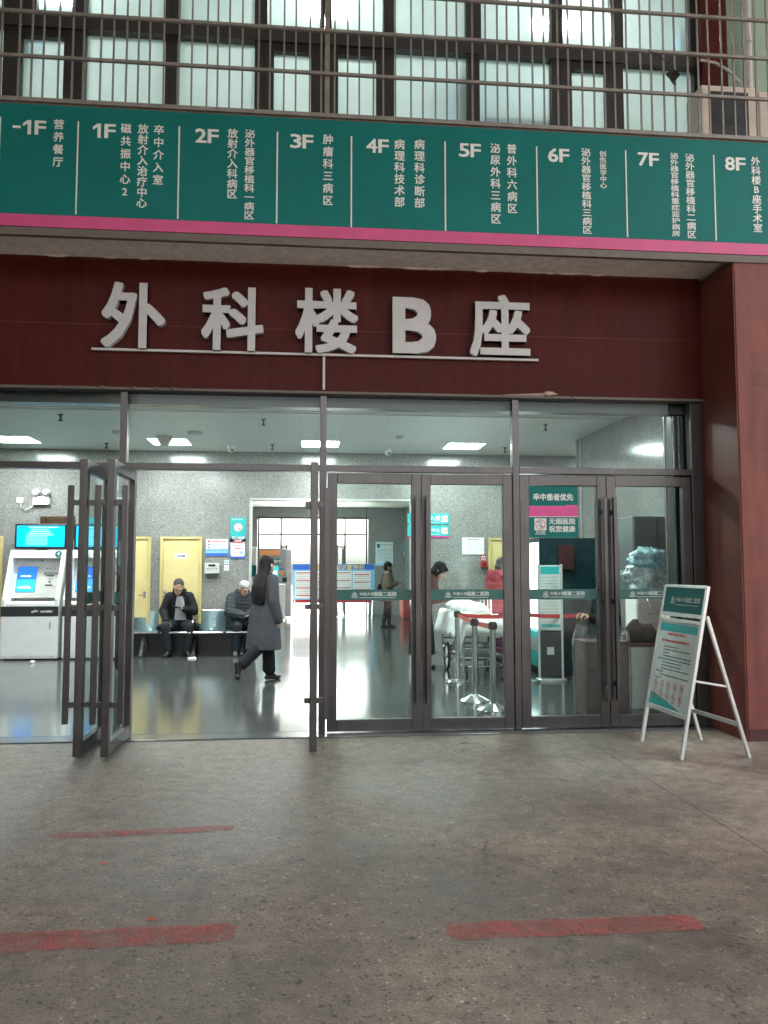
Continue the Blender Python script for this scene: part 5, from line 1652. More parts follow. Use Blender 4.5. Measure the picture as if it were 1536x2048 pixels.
t = thing('information_stand', 'slim grey information stand with a pale printed sheet and dark lower panel', 'information stand', (3.20, 3.10, .012), R(-14))
mb = MB()
mb.loft([((0, 0, 0), .21, .13, 0), ((0, 0, .02), .21, .13, 0), ((0, 0, .03), .19, .11, 0)], n=28); mb.build('base', 'alu', t, smooth=30)
mb = MB(); mb.box(-.165, -.135, -.03, .03, .03, 1.53); mb.box(.135, .165, -.03, .03, .03, 1.53); mb.build('side_rail', 'alu', t, bevel=.004)
mb = MB(); mb.box(-.134, .134, -.02, .02, .66, 1.52, 0)
rnd = random.Random(9)
mb.rect(-.12, .12, 1.40, 1.50, -.0215, 1)
for i in range(16):
    scribble(mb, -.11, .11, 1.36 - i * .042, .012, -.0215, 2, rnd, .15)
mb.rect(-.12, .12, .70, .74, -.0218, 1)
mb.build('poster', ['lightbox', 'teal_l', 'pvc'], t)
mb = MB(); mb.prism([(-.134, .04), (.134, .04), (.134, .655), (.06, .625), (-.06, .625), (-.134, .655)], -.025, .02, 0); mb.rect(-.05, .04, .34, .44, -.027, 1)
mb.build('lower_panel', ['charcoal', 'offwhite'], t)
# brown crate in plastic
t = thing('wrapped_cabinet', 'tall brown wooden cabinet wrapped in clear plastic inside the right-hand doors', 'cabinet', (3.00, .75, .012))
mb = MB(); mb.box(-.22, .22, -.18, .18, 0, .72); mb.box(-.23, .23, -.19, .19, .721, .745); mb.build('body', 'wood', t, bevel=.006)
mb = MB(); mb.box(-.215, -.005, -.188, -.181, .03, .70); mb.box(.005, .215, -.188, -.181, .03, .70); mb.build('front_door', 'wood', t, bevel=.004)
wr = MB()
n_ = 40
vs = []
rows = 16
for j in range(rows + 1):
    for i in range(n_):
        a = 2 * PI * i / n_
        c_, s_ = math.cos(a), math.sin(a)
        k = 1 / max(abs(c_) / .245, abs(s_) / .205)
        x, y, z = c_ * k, s_ * k, .03 + j / rows * .86
        wv = mnoise.fractal(Vector((x * 9, y * 9, z * 5)), .6, 2, 4) * .03
        sc_ = 1 + wv + (.0 if j < 14 else -.06 * (j - 13))
        vs.append((x * sc_, y * sc_, z + wv))
wr.add(vs, [(j * n_ + i, j * n_ + (i + 1) % n_, (j + 1) * n_ + (i + 1) % n_, (j + 1) * n_ + i) for j in range(rows) for i in range(n_)])
wr.build('plastic_wrap', 'wrap', t, smooth=60)
# counter
t = thing('reception_counter', 'low counter with white front and dark wooden edge behind the rightmost door', 'counter', (3.78, 1.2, .012))
mb = MB(); mb.box(-.50, .49, -.22, .25, 0, .645); mb.build('front', 'white', t)
mb = MB(); mb.box(-.52, .49, -.25, .26, .647, .685); mb.build('counter_top', 'wood_d', t, bevel=.006)
t = thing('steel_locker', 'dark grey two door steel locker behind the bagged supplies', 'locker', (4.05, 2.1, .012))
mb = MB(); mb.box(-.20, .20, -.2, .22, .04, 2.10); mb.build('body', 'grey', t, bevel=.006)
for x0_, x1_ in ((-.19, .088), (.100, .19)):
    mb = MB(); mb.box(x0_, x1_, -.218, -.201, .06, 2.08); d_ = mb.build('locker_door', 'grey', t, bevel=.004)
    mb = MB(); hx = .05 if x0_ < -.1 else .13; mb.box(hx - .008, hx + .008, -.24, -.219, 1.0, 1.15); mb.build('handle', 'black', d_)
mb = MB(); mb.box(-.18, .18, -.18, .2, 0, .038); mb.build('plinth', 'black', t)
t = thing('drawer_cabinet', 'white drawer cabinet with curved chrome handle standing on the counter', 'drawer cabinet', (3.72, 1.26, .699))
mb = MB(); mb.box(-.17, .30, -.12, .18, 0, .50); mb.build('body', 'white', t, bevel=.006)
mb = MB(); mb.box(-.16, .29, -.138, -.121, .27, .49); d1 = mb.build('drawer', 'white', t, bevel=.004)
mb = MB(); mb.box(-.16, .29, -.138, -.121, .02, .26); d2_ = mb.build('drawer', 'white', t, bevel=.004)
mb = MB(); mb.tube([(-.05, -.139, .46), (-.062, -.17, .44), (-.035, -.185, .375), (-.03, -.17, .31), (-.04, -.139, .29)], .011, 8); mb.build('handle', 'chrome', d1, smooth=60)
t = thing('black_bag', 'black bag under clear plastic on the counter beside the drawer cabinet', 'bag', (3.53, 1.07, .699))
mb = MB(); mb.ball((0, 0, .10), (.12, .07, .11), nu=22, nv=14); mb.ball((.12, .0, .07), (.12, .07, .09), nu=16, nv=10); mb.ball((-.05, .0, .16), (.06, .05, .07), nu=14, nv=8)
for i, v_ in enumerate(mb.v):
    wv = mnoise.fractal(Vector(v_) * 9, .7, 2, 4) * .05
    mb.v[i] = (v_[0] + wv, v_[1] + wv * .4, max(0, v_[2] + wv))
mb.build('body', 'blackcloth', t, smooth=70)
mb = MB(); mb.tube([(-.10, -.085, .16), (-.06, -.10, .10), (.03, -.10, .09), (.10, -.085, .15)], .012, 6); mb.build('strap', 'blackcloth', t, smooth=60)
t = thing('metal_cup', 'small silver tin beside the black bag on the counter', 'tin', (3.375, 1.02, .699))
mb = MB(); mb.lathe([(.045, 0), (.05, .01), (.05, .10), (.045, .105)], n=16); mb.build('body', 'steel', t, smooth=40)
mb = MB(); mb.lathe([(.047, .106), (.047, .122), (.01, .126)], n=16); mb.build('lid', 'chrome', t, smooth=40)
def bag(c, r, mat, lab, seed, fan=None, nm='plastic_bag'):
    mb = MB(); mb.ball((0, 0, 0), r, nu=40, nv=26)
    for i, v_ in enumerate(mb.v):
        vv = Vector(v_)
        k = mnoise.fractal(vv * 5 + Vector((seed, 0, 0)), .6, 2.1, 5) * .30 + (1 - abs(mnoise.noise(vv * 9 + Vector((0, seed, 0)))) * 2) * .06
        vv = vv * (1 + k)
        vv.z = max(vv.z, -r[2] * .9)
        mb.v[i] = tuple(vv)
    if fan:
        n0 = 9
        for a in range(n0):
            t0 = (a / (n0 - 1) - .5) * 1.5
            mb.add([(fan[0], -.02, fan[2]), (fan[0] + .20 * math.cos(t0), -.03 + .02 * (a % 2), fan[2] + .2 * math.sin(t0)), (fan[0] + .20 * math.cos(t0 + .17), -.03 - .02 * (a % 2), fan[2] + .2 * math.sin(t0 + .17))], [(0, 1, 2)])
    return mb.build(nm, mat, loc=c, smooth=70, label=lab, cat='plastic bag', group='plastic bags of supplies above the counter')
bag((3.84, 1.40, 1.385), (.32, .20, .20), 'bag', 'large clear plastic bag of supplies on the drawer cabinet', 1.0, (.20, 0, .03))
bag((3.84, 1.42, 1.60), (.24, .16, .13), 'blue_bag', 'pale blue plastic bag lying on top of the clear one', 4.0, (.15, 0, -.02))
mb = MB()
nx = 14
vs = []
for j in range(nx + 1):
    for i in range(nx + 1):
        x = -.22 + .50 * i / nx; z = .30 + .20 * j / nx * (1 - .45 * (1 - i / nx))
        vs.append((x, -.19 + mnoise.fractal(Vector((x * 7, z * 7, 0)), .6, 2, 4) * .05, z))
mb.add(vs, [(j * (nx + 1) + i, j * (nx + 1) + i + 1, (j + 1) * (nx + 1) + i + 1, (j + 1) * (nx + 1) + i) for j in range(nx) for i in range(nx)])
mb.build('plastic_sheet', 'wrap', loc=(3.72, 1.20, .699), smooth=70, label='loose clear plastic sheet draped before the drawer cabinet', cat='plastic sheet')

# ---------------------------------------------------------------- in the passage
bx0, bx1 = A(585, 1160, 16.2).x, A(749, 1160, 16.2).x
bz0, bz1 = A(660, 1206, 16.2).z, A(660, 1128, 16.2).z
t = thing('display_board', 'wide display board with blue header and red printed panels before the far doors', 'display board', ((bx0 + bx1) / 2, 16.2, .012))
hw = (bx1 - bx0) / 2
z0_, z1_ = bz0 - .012, bz1 - .012
mb = MB(); mb.box(-hw, hw, -.02, .02, z0_, z1_, 0)
mb.rect(-hw + .01, hw - .01, z1_ - .17, z1_ - .01, -.0215, 1); mb.rect(-hw + .01, hw - .01, z0_ + .01, z0_ + .10, -.0215, 2)
mb.text('卒中防治知识宣传栏', .1, z1_ - .095, .16, -.0235, 3, bold=.03, wfit=1.62)
rnd = random.Random(12)
for c_ in range(4):
    xa_, xb_ = -hw + .08 + c_ * (2 * hw - .16) / 4, -hw + .04 + (c_ + 1) * (2 * hw - .16) / 4
    mb.rect(xa_, xb_, z0_ + .14, z1_ - .21, -.022, 4)
    z = z1_ - .26
    k = 0
    while z > z0_ + .2:
        if k % 4 == c_ % 2:
            mb.rect(xa_ + .03, xb_ - .03, z - .014, z + .014, -.0235, 2)
        else:
            scribble(mb, xa_ + .03, xb_ - .04, z, .012, -.0235, 5, rnd, .2)
        z -= .055; k += 1
mb.build('board', ['sky', 'blue', 'red', 'yellow', 'paper', 'midgrey'], t)
for s in (-1, 1):
    mb = MB(); mb.bar((s * (hw - .06), .0, z0_ + .1), (s * (hw - .10), -.22, 0), .03, .03); mb.bar((s * (hw - .06), .0, z0_ + .1), (s * (hw - .06), .25, 0), .03, .03); mb.build('foot', 'alu', t)
kx0, kx1 = A(516, 1170, 15.2).x, A(570, 1170, 15.2).x
t = thing('payment_kiosk', 'tall white and grey payment kiosk with orange top strip and teal screen', 'kiosk', ((kx0 + kx1) / 2, 15.2, .012))
kw = (kx1 - kx0) / 2
mb = MB(); mb.box(-kw, kw, 0, .6, .06, .98); mb.prismx([(.0, .98), (-.02, 1.0), (.18, 1.04), (.25, 1.04), (.25, .98)], -kw, kw); mb.build('body', 'white', t, bevel=.012)
mb = MB(); mb.box(-kw, kw, .18, .6, 1.042, 2.02); mb.build('upper_body', 'midgrey', t, bevel=.02)
mb = MB(); mb.rect(-kw + .02, kw - .14, 1.83, 1.98, .176, 0); mb.build('orange_strip', 'orange', t)
mb = MB(); mb.rect(-.1 - .2, kw - .15, 1.58, 1.74, .176, 0); mb.text('互联网医疗', -.02, 1.66, .11, .174, 1, bold=.02); mb.build('name_panel', ['teal_d', 'paper'], t)
mb = MB(); mb.rect(-.25, .17, 1.10, 1.52, .176, 0); mb.rect(-.22, .14, 1.30, 1.40, .174, 1); mb.rect(-.18, .10, 1.14, 1.2, .174, 1); mb.build('screen', ['screen_t', 'screen_w'], t)
mb = MB(); mb.rect(.22, .34, 1.28, 1.40, .176, 0); mb.rect(.22, .32, 1.42, 1.46, .176, 1); mb.build('sticker', ['orange', 'blue'], t)
mb = MB(); mb.box(.30, .42, .14, .18, 1.08, 1.2); mb.build('scanner', 'black', t)
mb = MB(); mb.box(kw + .002, kw + .17, .22, .6, .1, 2.0); mb.build('side_cover', 'pvc', t, bevel=.02)
t = thing('payment_kiosk', 'pale kiosk mostly hidden behind the walking woman and the wall', 'kiosk', ((kx0) - .38, 14.4, .012))
mb = MB(); mb.box(-.36, .36, .1, .6, .04, 1.2); mb.build('body', 'white', t, bevel=.015)
mb = MB(); mb.prismx([(.2, 1.2), (.3, 2.0), (.36, 2.06), (.6, 2.06), (.6, 1.2)], -.36, .36); mb.build('upper_body', 'offwhite', t, bevel=.02)
mb = MB(); mb.box(-.33, .37, .14, .2, 1.25, 1.55); mb.build('screen', 'teal', t)
def f(mb, w_, h_, y):
    rnd = random.Random(21)
    mb.rect(-w_ * .48, w_ * .48, -h_ * .48, h_ * .48, y, 0)
    mb.rect(-w_ * .48, w_ * .48, -h_ * .48, -h_ * .40, y - .001, 1); mb.rect(-w_ * .42, -w_ * .25, h_ * .25, h_ * .42, y - .001, 2)
    scribble(mb, -w_ * .2, w_ * .42, h_ * .38, .03, y - .001, 3, rnd, .15)
    for i in range(9):
        scribble(mb, -w_ * .42, w_ * .42, h_ * (.2 - i * .06), .012, y - .001, 3, rnd, .2)
wall_sheet('wall_notice', 17.8, (751, 1084, 786, 1131), 'pale green framed notice on the far wall behind the standing woman', 'notice', f, ['lightbox', 'sky', 'teal', 'midgrey'], .03)
t = thing('red_cabinet', 'red fire cabinet standing against the right side of the passage', 'cabinet', (2.86, 15.9, .012))
mb = MB(); mb.box(-.14, .15, -.45, .45, .03, .78); mb.build('body', 'red', t, bevel=.006)
mb = MB(); mb.box(-.155, -.141, -.42, .42, .06, .75); mb.build('cabinet_door', 'red', t)
mb = MB(); mb.box(-.13, .14, -.43, .43, 0, .028); mb.build('plinth', 'black', t)
wall_sheet('lift_notice', 14.19, (806, 1085, 809, 1112), 'narrow teal notice at the edge of the lift doorway', 'notice', lambda mb, w_, h_, y: mb.rect(-w_ * .4, w_ * .4, -h_ * .4, -h_ * .2, y, 1), ['teal_l', 'sky'])
# ================================================================== people
def V(*a): return Vector(a)
def hand(mb, w, d, n, thumb, curl=.5, sc=1.0):
    """palm, four unequal bent fingers and a thumb; w wrist, d towards the fingers, n out of the palm, thumb +1/-1 side of d x n"""
    d = d.normalized(); n = (n - d * n.dot(d)).normalized(); s = d.cross(n) * thumb
    for o in (-.024, -.008, .008, .024):
        mb.capsule(w + s * o * .7 * sc, w + d * .085 * sc + s * o * sc, .014 * sc, .0125 * sc, 8)
    for o, l in ((.027, .066), (.009, .075), (-.009, .070), (-.026, .054)):
        b = w + d * .088 * sc + s * o * sc
        d1 = (d * math.cos(curl) + n * math.sin(curl)).normalized()
        d2 = (d * math.cos(curl * 2.1) + n * math.sin(curl * 2.1)).normalized()
        m_ = b + d1 * l * .55 * sc
        mb.capsule(b, m_, .0092 * sc, .0086 * sc, 8); mb.capsule(m_, m_ + d2 * l * .5 * sc, .0086 * sc, .0070 * sc, 8)
    tb = w + d * .025 * sc + s * .03 * sc
    t1 = tb + (d * .6 + s * .6 + n * .35).normalized() * .042 * sc
    mb.capsule(tb, t1, .012 * sc, .0098 * sc, 8); mb.capsule(t1, t1 + (d * .9 + s * .1 + n * .45).normalized() * .032 * sc, .0098 * sc, .008 * sc, 8)
def head(mb, c, Rm, female=True):
    """skull, jaw, nose, ears; Rm turns a head that looks along -y"""
    P = lambda x, y, z: c + Rm @ V(x, y, z)
    mb.ball(P(0, .012, .025), (.074, .092, .088), nu=18, nv=12, rot=Rm)
    mb.ball(P(0, -.028, -.035), (.058, .062, .075), nu=16, nv=10, rot=Rm)
    mb.ball(P(0, -.050, -.085), (.034, .034, .028), nu=12, nv=8, rot=Rm)
    mb.capsule(P(0, -.086, .012), P(0, -.104, -.022), .010, .0145, 8)
    mb.capsule(P(-.02, -.082, -.058), P(.02, -.082, -.058), .0105, .0105, 8)
    for s in (-1, 1):
        mb.ball(P(s * .076, .012, -.008), (.012, .022, .034), nu=10, nv=8, rot=Rm)
        mb.capsule(P(s * .016, -.083, .026), P(s * .05, -.074, .024), .010, .009, 8)
def face_bits(parent, c, Rm):
    P = lambda x, y, z: c + Rm @ V(x, y, z)
    for s in (-1, 1):
        e = MB(); e.ball(P(s * .030, -.083, .006), (.012, .007, .007), nu=10, nv=6, rot=Rm); e.build('eye', 'black', parent, smooth=60)
        b = MB(); b.capsule(P(s * .016, -.092, .028), P(s * .048, -.083, .029), .0045, .004, 6); b.build('eyebrow', 'hair', parent, smooth=60)
    l = MB(); l.capsule(P(-.018, -.091, -.058), P(.018, -.091, -.058), .0055, .0055, 6); l.build('mouth', 'redcoat', parent, smooth=60)
def rot(pitch=0, yaw=0, roll=0):
    return (Matrix.Rotation(yaw, 3, 'Z') @ Matrix.Rotation(pitch, 3, 'X') @ Matrix.Rotation(roll, 3, 'Y'))
def shoe(mb, ank, fwd, L=.25, up=None, w_=.044):
    f_ = fwd.normalized()
    u_ = V(0, 0, 1) if up is None else up
    u_ = (u_ - f_ * u_.dot(f_)).normalized()
    heel, toe = ank - u_ * .055 - f_ * .045, ank - u_ * .065 + f_ * (L - .10)
    mb.capsule(heel, toe, .036, .030, 12); mb.capsule(ank - u_ * .01, ank + f_ * .06 - u_ * .045, .042, .04, 12); mb.ball(toe - f_ * .03, (w_, w_, .030), nu=12, nv=8)
def person(label, loc, rz, J, clothes, H=1.0, female=True, hs=1.06):
    """J: joints in a frame looking along -y with the person's left at +x; clothes: function adding garments"""
    t = thing('person', label, 'person', loc, rz)
    J = {k: Vector(v) * H for k, v in J.items()}
    b = MB()
    hr = rot(*(J['headrot'] / H)) * hs
    head(b, J['head'], hr, female)
    b.capsule(J['neck'] - V(0, 0, .03), J['head'] + hr @ V(0, .02, -.06), .054, .05)
    b.capsule(J['chest'] + V(-.07, 0, 0), J['pelvis'] + V(-.06, 0, 0), .075, .08); b.capsule(J['chest'] + V(.07, 0, 0), J['pelvis'] + V(.06, 0, 0), .075, .08)
    b.capsule(J['shL'], J['shR'], .048); b.capsule(J['neck'], J['chest'], .06, .085)
    for s in 'LR':
        b.capsule(J['sh' + s], J['el' + s], .042, .035); b.capsule(J['el' + s], J['wr' + s], .034, .026)
        b.capsule(J['hip' + s], J['kn' + s], .068, .048); b.capsule(J['kn' + s], J['an' + s], .045, .034)
        b.capsule(J['an' + s], J['an' + s] + (J['toe' + s] - J['an' + s]) * .3, .034, .024)
        hd, hn = J['hd' + s], J['hn' + s]
        hand(b, J['wr' + s], hd, hn, 1 if s == 'L' else -1, J.get('curl', V(.45, 0, 0)).x / H)
    remeshed('body', b, 'skin', t, .0075, 3)
    if J.get('face') is not None:
        pass
    clothes(t, J, hr)
    return t, J, hr
def sleeve(mb, J, s, r=(.066, .056, .046), upto=.95):
    mb.capsule(J['sh' + s], J['el' + s], r[0], r[1]); mb.capsule(J['el' + s], J['el' + s].lerp(J['wr' + s], upto), r[1], r[2])
def legs(mb, J, r=(.092, .072, .055), upto=.96):
    for s in 'LR':
        mb.capsule(J['hip' + s], J['kn' + s], r[0], r[1]); mb.capsule(J['kn' + s], J['kn' + s].lerp(J['an' + s], upto), r[1], r[2])
    mb.capsule(J['hipL'], J['hipR'], r[0] * 1.05)
    mb.ball(J['pelvis'], (.15, .11, .12), nu=14, nv=10)

# 1 — woman walking through the lobby, seen from behind and turned to the right
J = dict(head=(-.01, -.02, 1.545), headrot=(0, R(8), 0), neck=(0, .0, 1.40), chest=(0, .015, 1.25), pelvis=(0, 0, .92), shL=(.165, .0, 1.345), shR=(-.165, .01, 1.345), elL=(.215, -.05, 1.07), elR=(-.225, .03, 1.07), wrL=(.20, -.14, .86), wrR=(-.235, -.03, .84),
         hdL=(0, -.25, -1), hnL=(-1, 0, 0), hdR=(0, -.15, -1), hnR=(1, 0, 0), hipL=(.085, 0, .90), hipR=(-.085, 0, .90), knL=(.085, -.10, .50), knR=(-.08, .12, .49), anL=(.08, -.13, .095), anR=(-.08, .43, .25), toeL=(.08, -.33, .03), toeR=(-.08, .43, .05))
def c1(t, J, hr):
    k = J['head'].z / 1.545
    m = MB()
    z = lambda a: a * k
    secs = []
    for zz, rx, ry, dy in ((.43, .262, .225, .035), (.50, .26, .22, .03), (.62, .252, .21, .03), (.75, .24, .19, .025), (.90, .235, .18, .02), (1.02, .215, .165, .015), (1.15, .205, .155, .012), (1.27, .205, .145, .012), (1.35, .18, .12, .01), (1.40, .105, .085, .0), (1.425, .07, .07, 0)):
        secs.append(((.0, dy * k, z(zz)), rx * k, ry * k, 0))
    m.loft(secs, 28)
    for s in 'LR':
        sleeve(m, J, s, (.082, .074, .066), 1.04)
    m.capsule(J['shL'], J['shR'], .078)
    o = remeshed('coat', m, 'coat', t, .010, 4)
    cl = MB(); cl.loft([((0, 0, z(1.385)), .098, .09, 0), ((0, -.005, z(1.44)), .08, .078, 0)], 20); cl.build('collar', 'coat', o, smooth=60)
    bl = MB(); bl.box(-.12, .12, .168, .185, z(1.05), z(1.09)); bl.build('back_tab', 'coat', o, bevel=.004)
    m = MB(); legs(m, J, (.10, .082, .074), .92); m.loft([(J['anL'] + V(0, .01, .02), .085, .09, 0), (J['anL'].lerp(J['knL'], .5), .085, .085, 0), (J['knL'], .085, .085, 0)], 16); remeshed('trousers', m, 'blacktrouser', t, .010, 4)
    for s, f_, u_ in (('L', V(0, -1, 0), V(0, 0, 1)), ('R', V(0, -.10, -1), V(0, -1, .1))):
        m = MB(); shoe(m, J['an' + s], f_, .25, u_); remeshed('shoe', m, 'shoe', t, .008, 3)
    m = MB()
    P = lambda x, y, zz: J['head'] + hr @ V(x, y, zz)
    m.ball(P(0, .020, .035), (.086, .098, .092), nu=18, nv=12, rot=hr)
    m.loft([(P(0, .02, .08), .070, .080, R(8)), (P(0, .028, .03), .089, .092, R(8)), (P(0, .045, -.03), .090, .078, R(8)), (P(0, .075, -.10), .098, .070, R(6)), (P(0, .115, -.18), .120, .066, 0), (P(0, .150, -.27), .142, .062, 0), (P(0, .160, -.38), .148, .056, 0), (P(0, .155, -.47), .135, .046, 0), (P(0, .15, -.50), .10, .03, 0)], 24)
    remeshed('hair', m, 'hair', t, .010, 4)
p = G(530, 1363, .012)
person('woman in a long grey coat with long black hair walking away through the open doorway', (p.x + .0, p.y, .012), R(128), J, c1, .985)

# 2 — man on the bench looking at a phone
J = dict(head=(-.01, -.125, 1.17), headrot=(R(38), R(6), R(4)), neck=(0, -.005, 1.07), chest=(0, .03, .93), pelvis=(0, .12, .53), shL=(.17, .02, 1.01), shR=(-.17, .02, 1.01), elL=(.255, -.05, .76), elR=(-.265, -.02, .76), wrL=(.10, -.215, .80), wrR=(-.185, -.235, .60),
         hdL=(-1, -.25, .15), hnL=(0, .3, 1), hdR=(.45, -.65, -.35), hnR=(.1, -.3, -1), hipL=(.10, .10, .52), hipR=(-.10, .10, .52), knL=(.20, -.32, .52), knR=(-.20, -.32, .52), anL=(.15, -.25, .10), anR=(-.15, -.25, .10), toeL=(.22, -.42, .04), toeR=(-.20, -.42, .04), curl=(.55, 0, 0))
def c2(t, J, hr):
    face_bits(t.children[0], J['head'], hr)
    m = MB()
    for zz, rx, ry, y in ():
        pass
    m.loft([((0, .13, .47), .225, .15, 0), ((0, .12, .56), .225, .155, 0), ((0, .09, .70), .21, .15, 0), ((0, .06, .85), .205, .14, 0), ((0, .04, .97), .19, .125, 0), ((0, .02, 1.05), .14, .105, 0), ((0, .0, 1.10), .10, .09, 0)], 26)
    for s in 'LR':
        sleeve(m, J, s, (.078, .076, .060), .92)
    m.capsule(J['shL'], J['shR'], .078)
    m.capsule(V(-.22, .05, .50), V(-.33, -.10, .47), .07, .04); m.capsule(V(.22, .05, .50), V(.30, -.08, .47), .07, .05)
    j = remeshed('jacket', m, 'jacket', t, .010, 3)
    c = MB(); c.loft([((0, .01, 1.05), .125, .115, 0), ((0, -.0, 1.12), .112, .105, 0), ((0, -.005, 1.13), .10, .095, 0)], 20); c.build('collar', 'jacket', j, smooth=60)
    m = MB(); m.loft([((.02, -.01, .60), .105, .085, 0), ((.02, -.04, .75), .085, .085, 0), ((.015, -.05, .9), .075, .075, 0), ((.01, -.045, 1.0), .06, .06, 0)], 18); m.build('jumper', 'jumper', t, smooth=60)
    m = MB(); legs(m, J, (.105, .085, .07), .97); remeshed('trousers', m, 'navy', t, .010, 4)
    for s in 'LR':
        m = MB(); shoe(m, J['an' + s], (J['toe' + s] - J['an' + s]) * V(1, 1, 0), .26); so = remeshed('shoe', m, 'shoe', t, .008, 3)
        q_ = MB(); f_ = ((J['toe' + s] - J['an' + s]) * V(1, 1, 0)).normalized(); a = J['an' + s]
        q_.capsule(a + f_ * .0 + V(0, 0, -.083), a + f_ * .16 + V(0, 0, -.083), .012, .012, 8); q_.build('sole', 'shoe_w', so, smooth=60)
    P = lambda x, y, zz: J['head'] + hr @ V(x, y, zz)
    m = MB(); m.ball(P(0, .028, .050), (.079, .090, .076), nu=18, nv=12, rot=hr); m.ball(P(0, .055, .0), (.079, .06, .075), nu=16, nv=10, rot=hr)
    remeshed('hair', m, 'hair_g', t, .008, 3)
    ph = MB(); ph.X = Matrix.Translation(J['wrL'] + V(-.115, -.03, .035)) @ Matrix.Rotation(R(-25), 4, 'X') @ Matrix.Rotation(R(12), 4, 'Y')
    ph.box(-.075, .075, -.037, .037, -.004, .004); ph.build('phone', 'black', loc=t.location, rot=t.rotation_euler, bevel=.003, label='black phone in the hand of the man on the bench', cat='phone')
p = G(350, 1313, .012)
person('man in black jacket and grey jumper sitting on the bench, looking at his phone', (-2.19, 6.63, .012), R(4), J, c2, .985, False, 1.13)

# 3 — second seated person, hidden from the waist forward by the walking woman
J = dict(head=(.02, -.12, 1.17), headrot=(R(30), R(25), 0), neck=(0, -.02, 1.06), chest=(0, .03, .92), pelvis=(0, .12, .53), shL=(.18, .03, 1.0), shR=(-.18, .0, 1.0), elL=(.25, -.10, .78), elR=(-.23, -.16, .76), wrL=(.06, -.26, .72), wrR=(-.02, -.30, .70),
         hdL=(-1, -.3, 0), hnL=(0, 0, 1), hdR=(1, -.3, 0), hnR=(0, 0, 1), hipL=(.10, .10, .52), hipR=(-.10, .10, .52), knL=(.16, -.32, .52), knR=(-.12, -.32, .52), anL=(.14, -.30, .10), anR=(-.14, -.27, .10), toeL=(.20, -.46, .04), toeR=(-.15, -.44, .04))
def c3(t, J, hr):
    face_bits(t.children[0], J['head'], hr)
    m = MB()
    m.loft([((0, .13, .45), .25, .17, 0), ((0, .12, .56), .25, .17, 0), ((0, .08, .72), .245, .17, 0), ((0, .05, .86), .235, .16, 0), ((0, .03, .98), .22, .14, 0), ((0, .0, 1.06), .14, .105, 0), ((0, -.01, 1.12), .10, .09, 0)], 26)
    for s in 'LR':
        sleeve(m, J, s, (.10, .092, .07), .95)
    m.capsule(J['shL'], J['shR'], .095)
    for i, v_ in enumerate(m.v):
        m.v[i] = tuple(Vector(v_) + Vector((0, 0, .0)))
    j = remeshed('puffer_jacket', m, 'puffer', t, .010, 2)
    for v_ in j.data.vertices:
        v_.co += v_.normal * (.010 * abs(math.sin(v_.co.z * 52 + v_.co.x * 6)))
    m = MB(); legs(m, J, (.10, .085, .07), .97); remeshed('trousers', m, 'navy', t, .010, 4)
    for s in 'LR':
        m = MB(); shoe(m, J['an' + s], (J['toe' + s] - J['an' + s]) * V(1, 1, 0), .26); so = remeshed('shoe', m, 'grey', t, .008, 3)
    P = lambda x, y, zz: J['head'] + hr @ V(x, y, zz)
    m = MB(); m.ball(P(0, .028, .046), (.082, .09, .082), nu=18, nv=12, rot=hr); m.ball(P(0, .02, .06), (.088, .10, .07), nu=18, nv=12, rot=hr)
    remeshed('cap', m, 'pvc', t, .008, 3)
person('person in a dark puffer jacket on the bench, half hidden behind the walking woman', (-1.13, 6.66, .012), R(10), J, c3, .96, False)

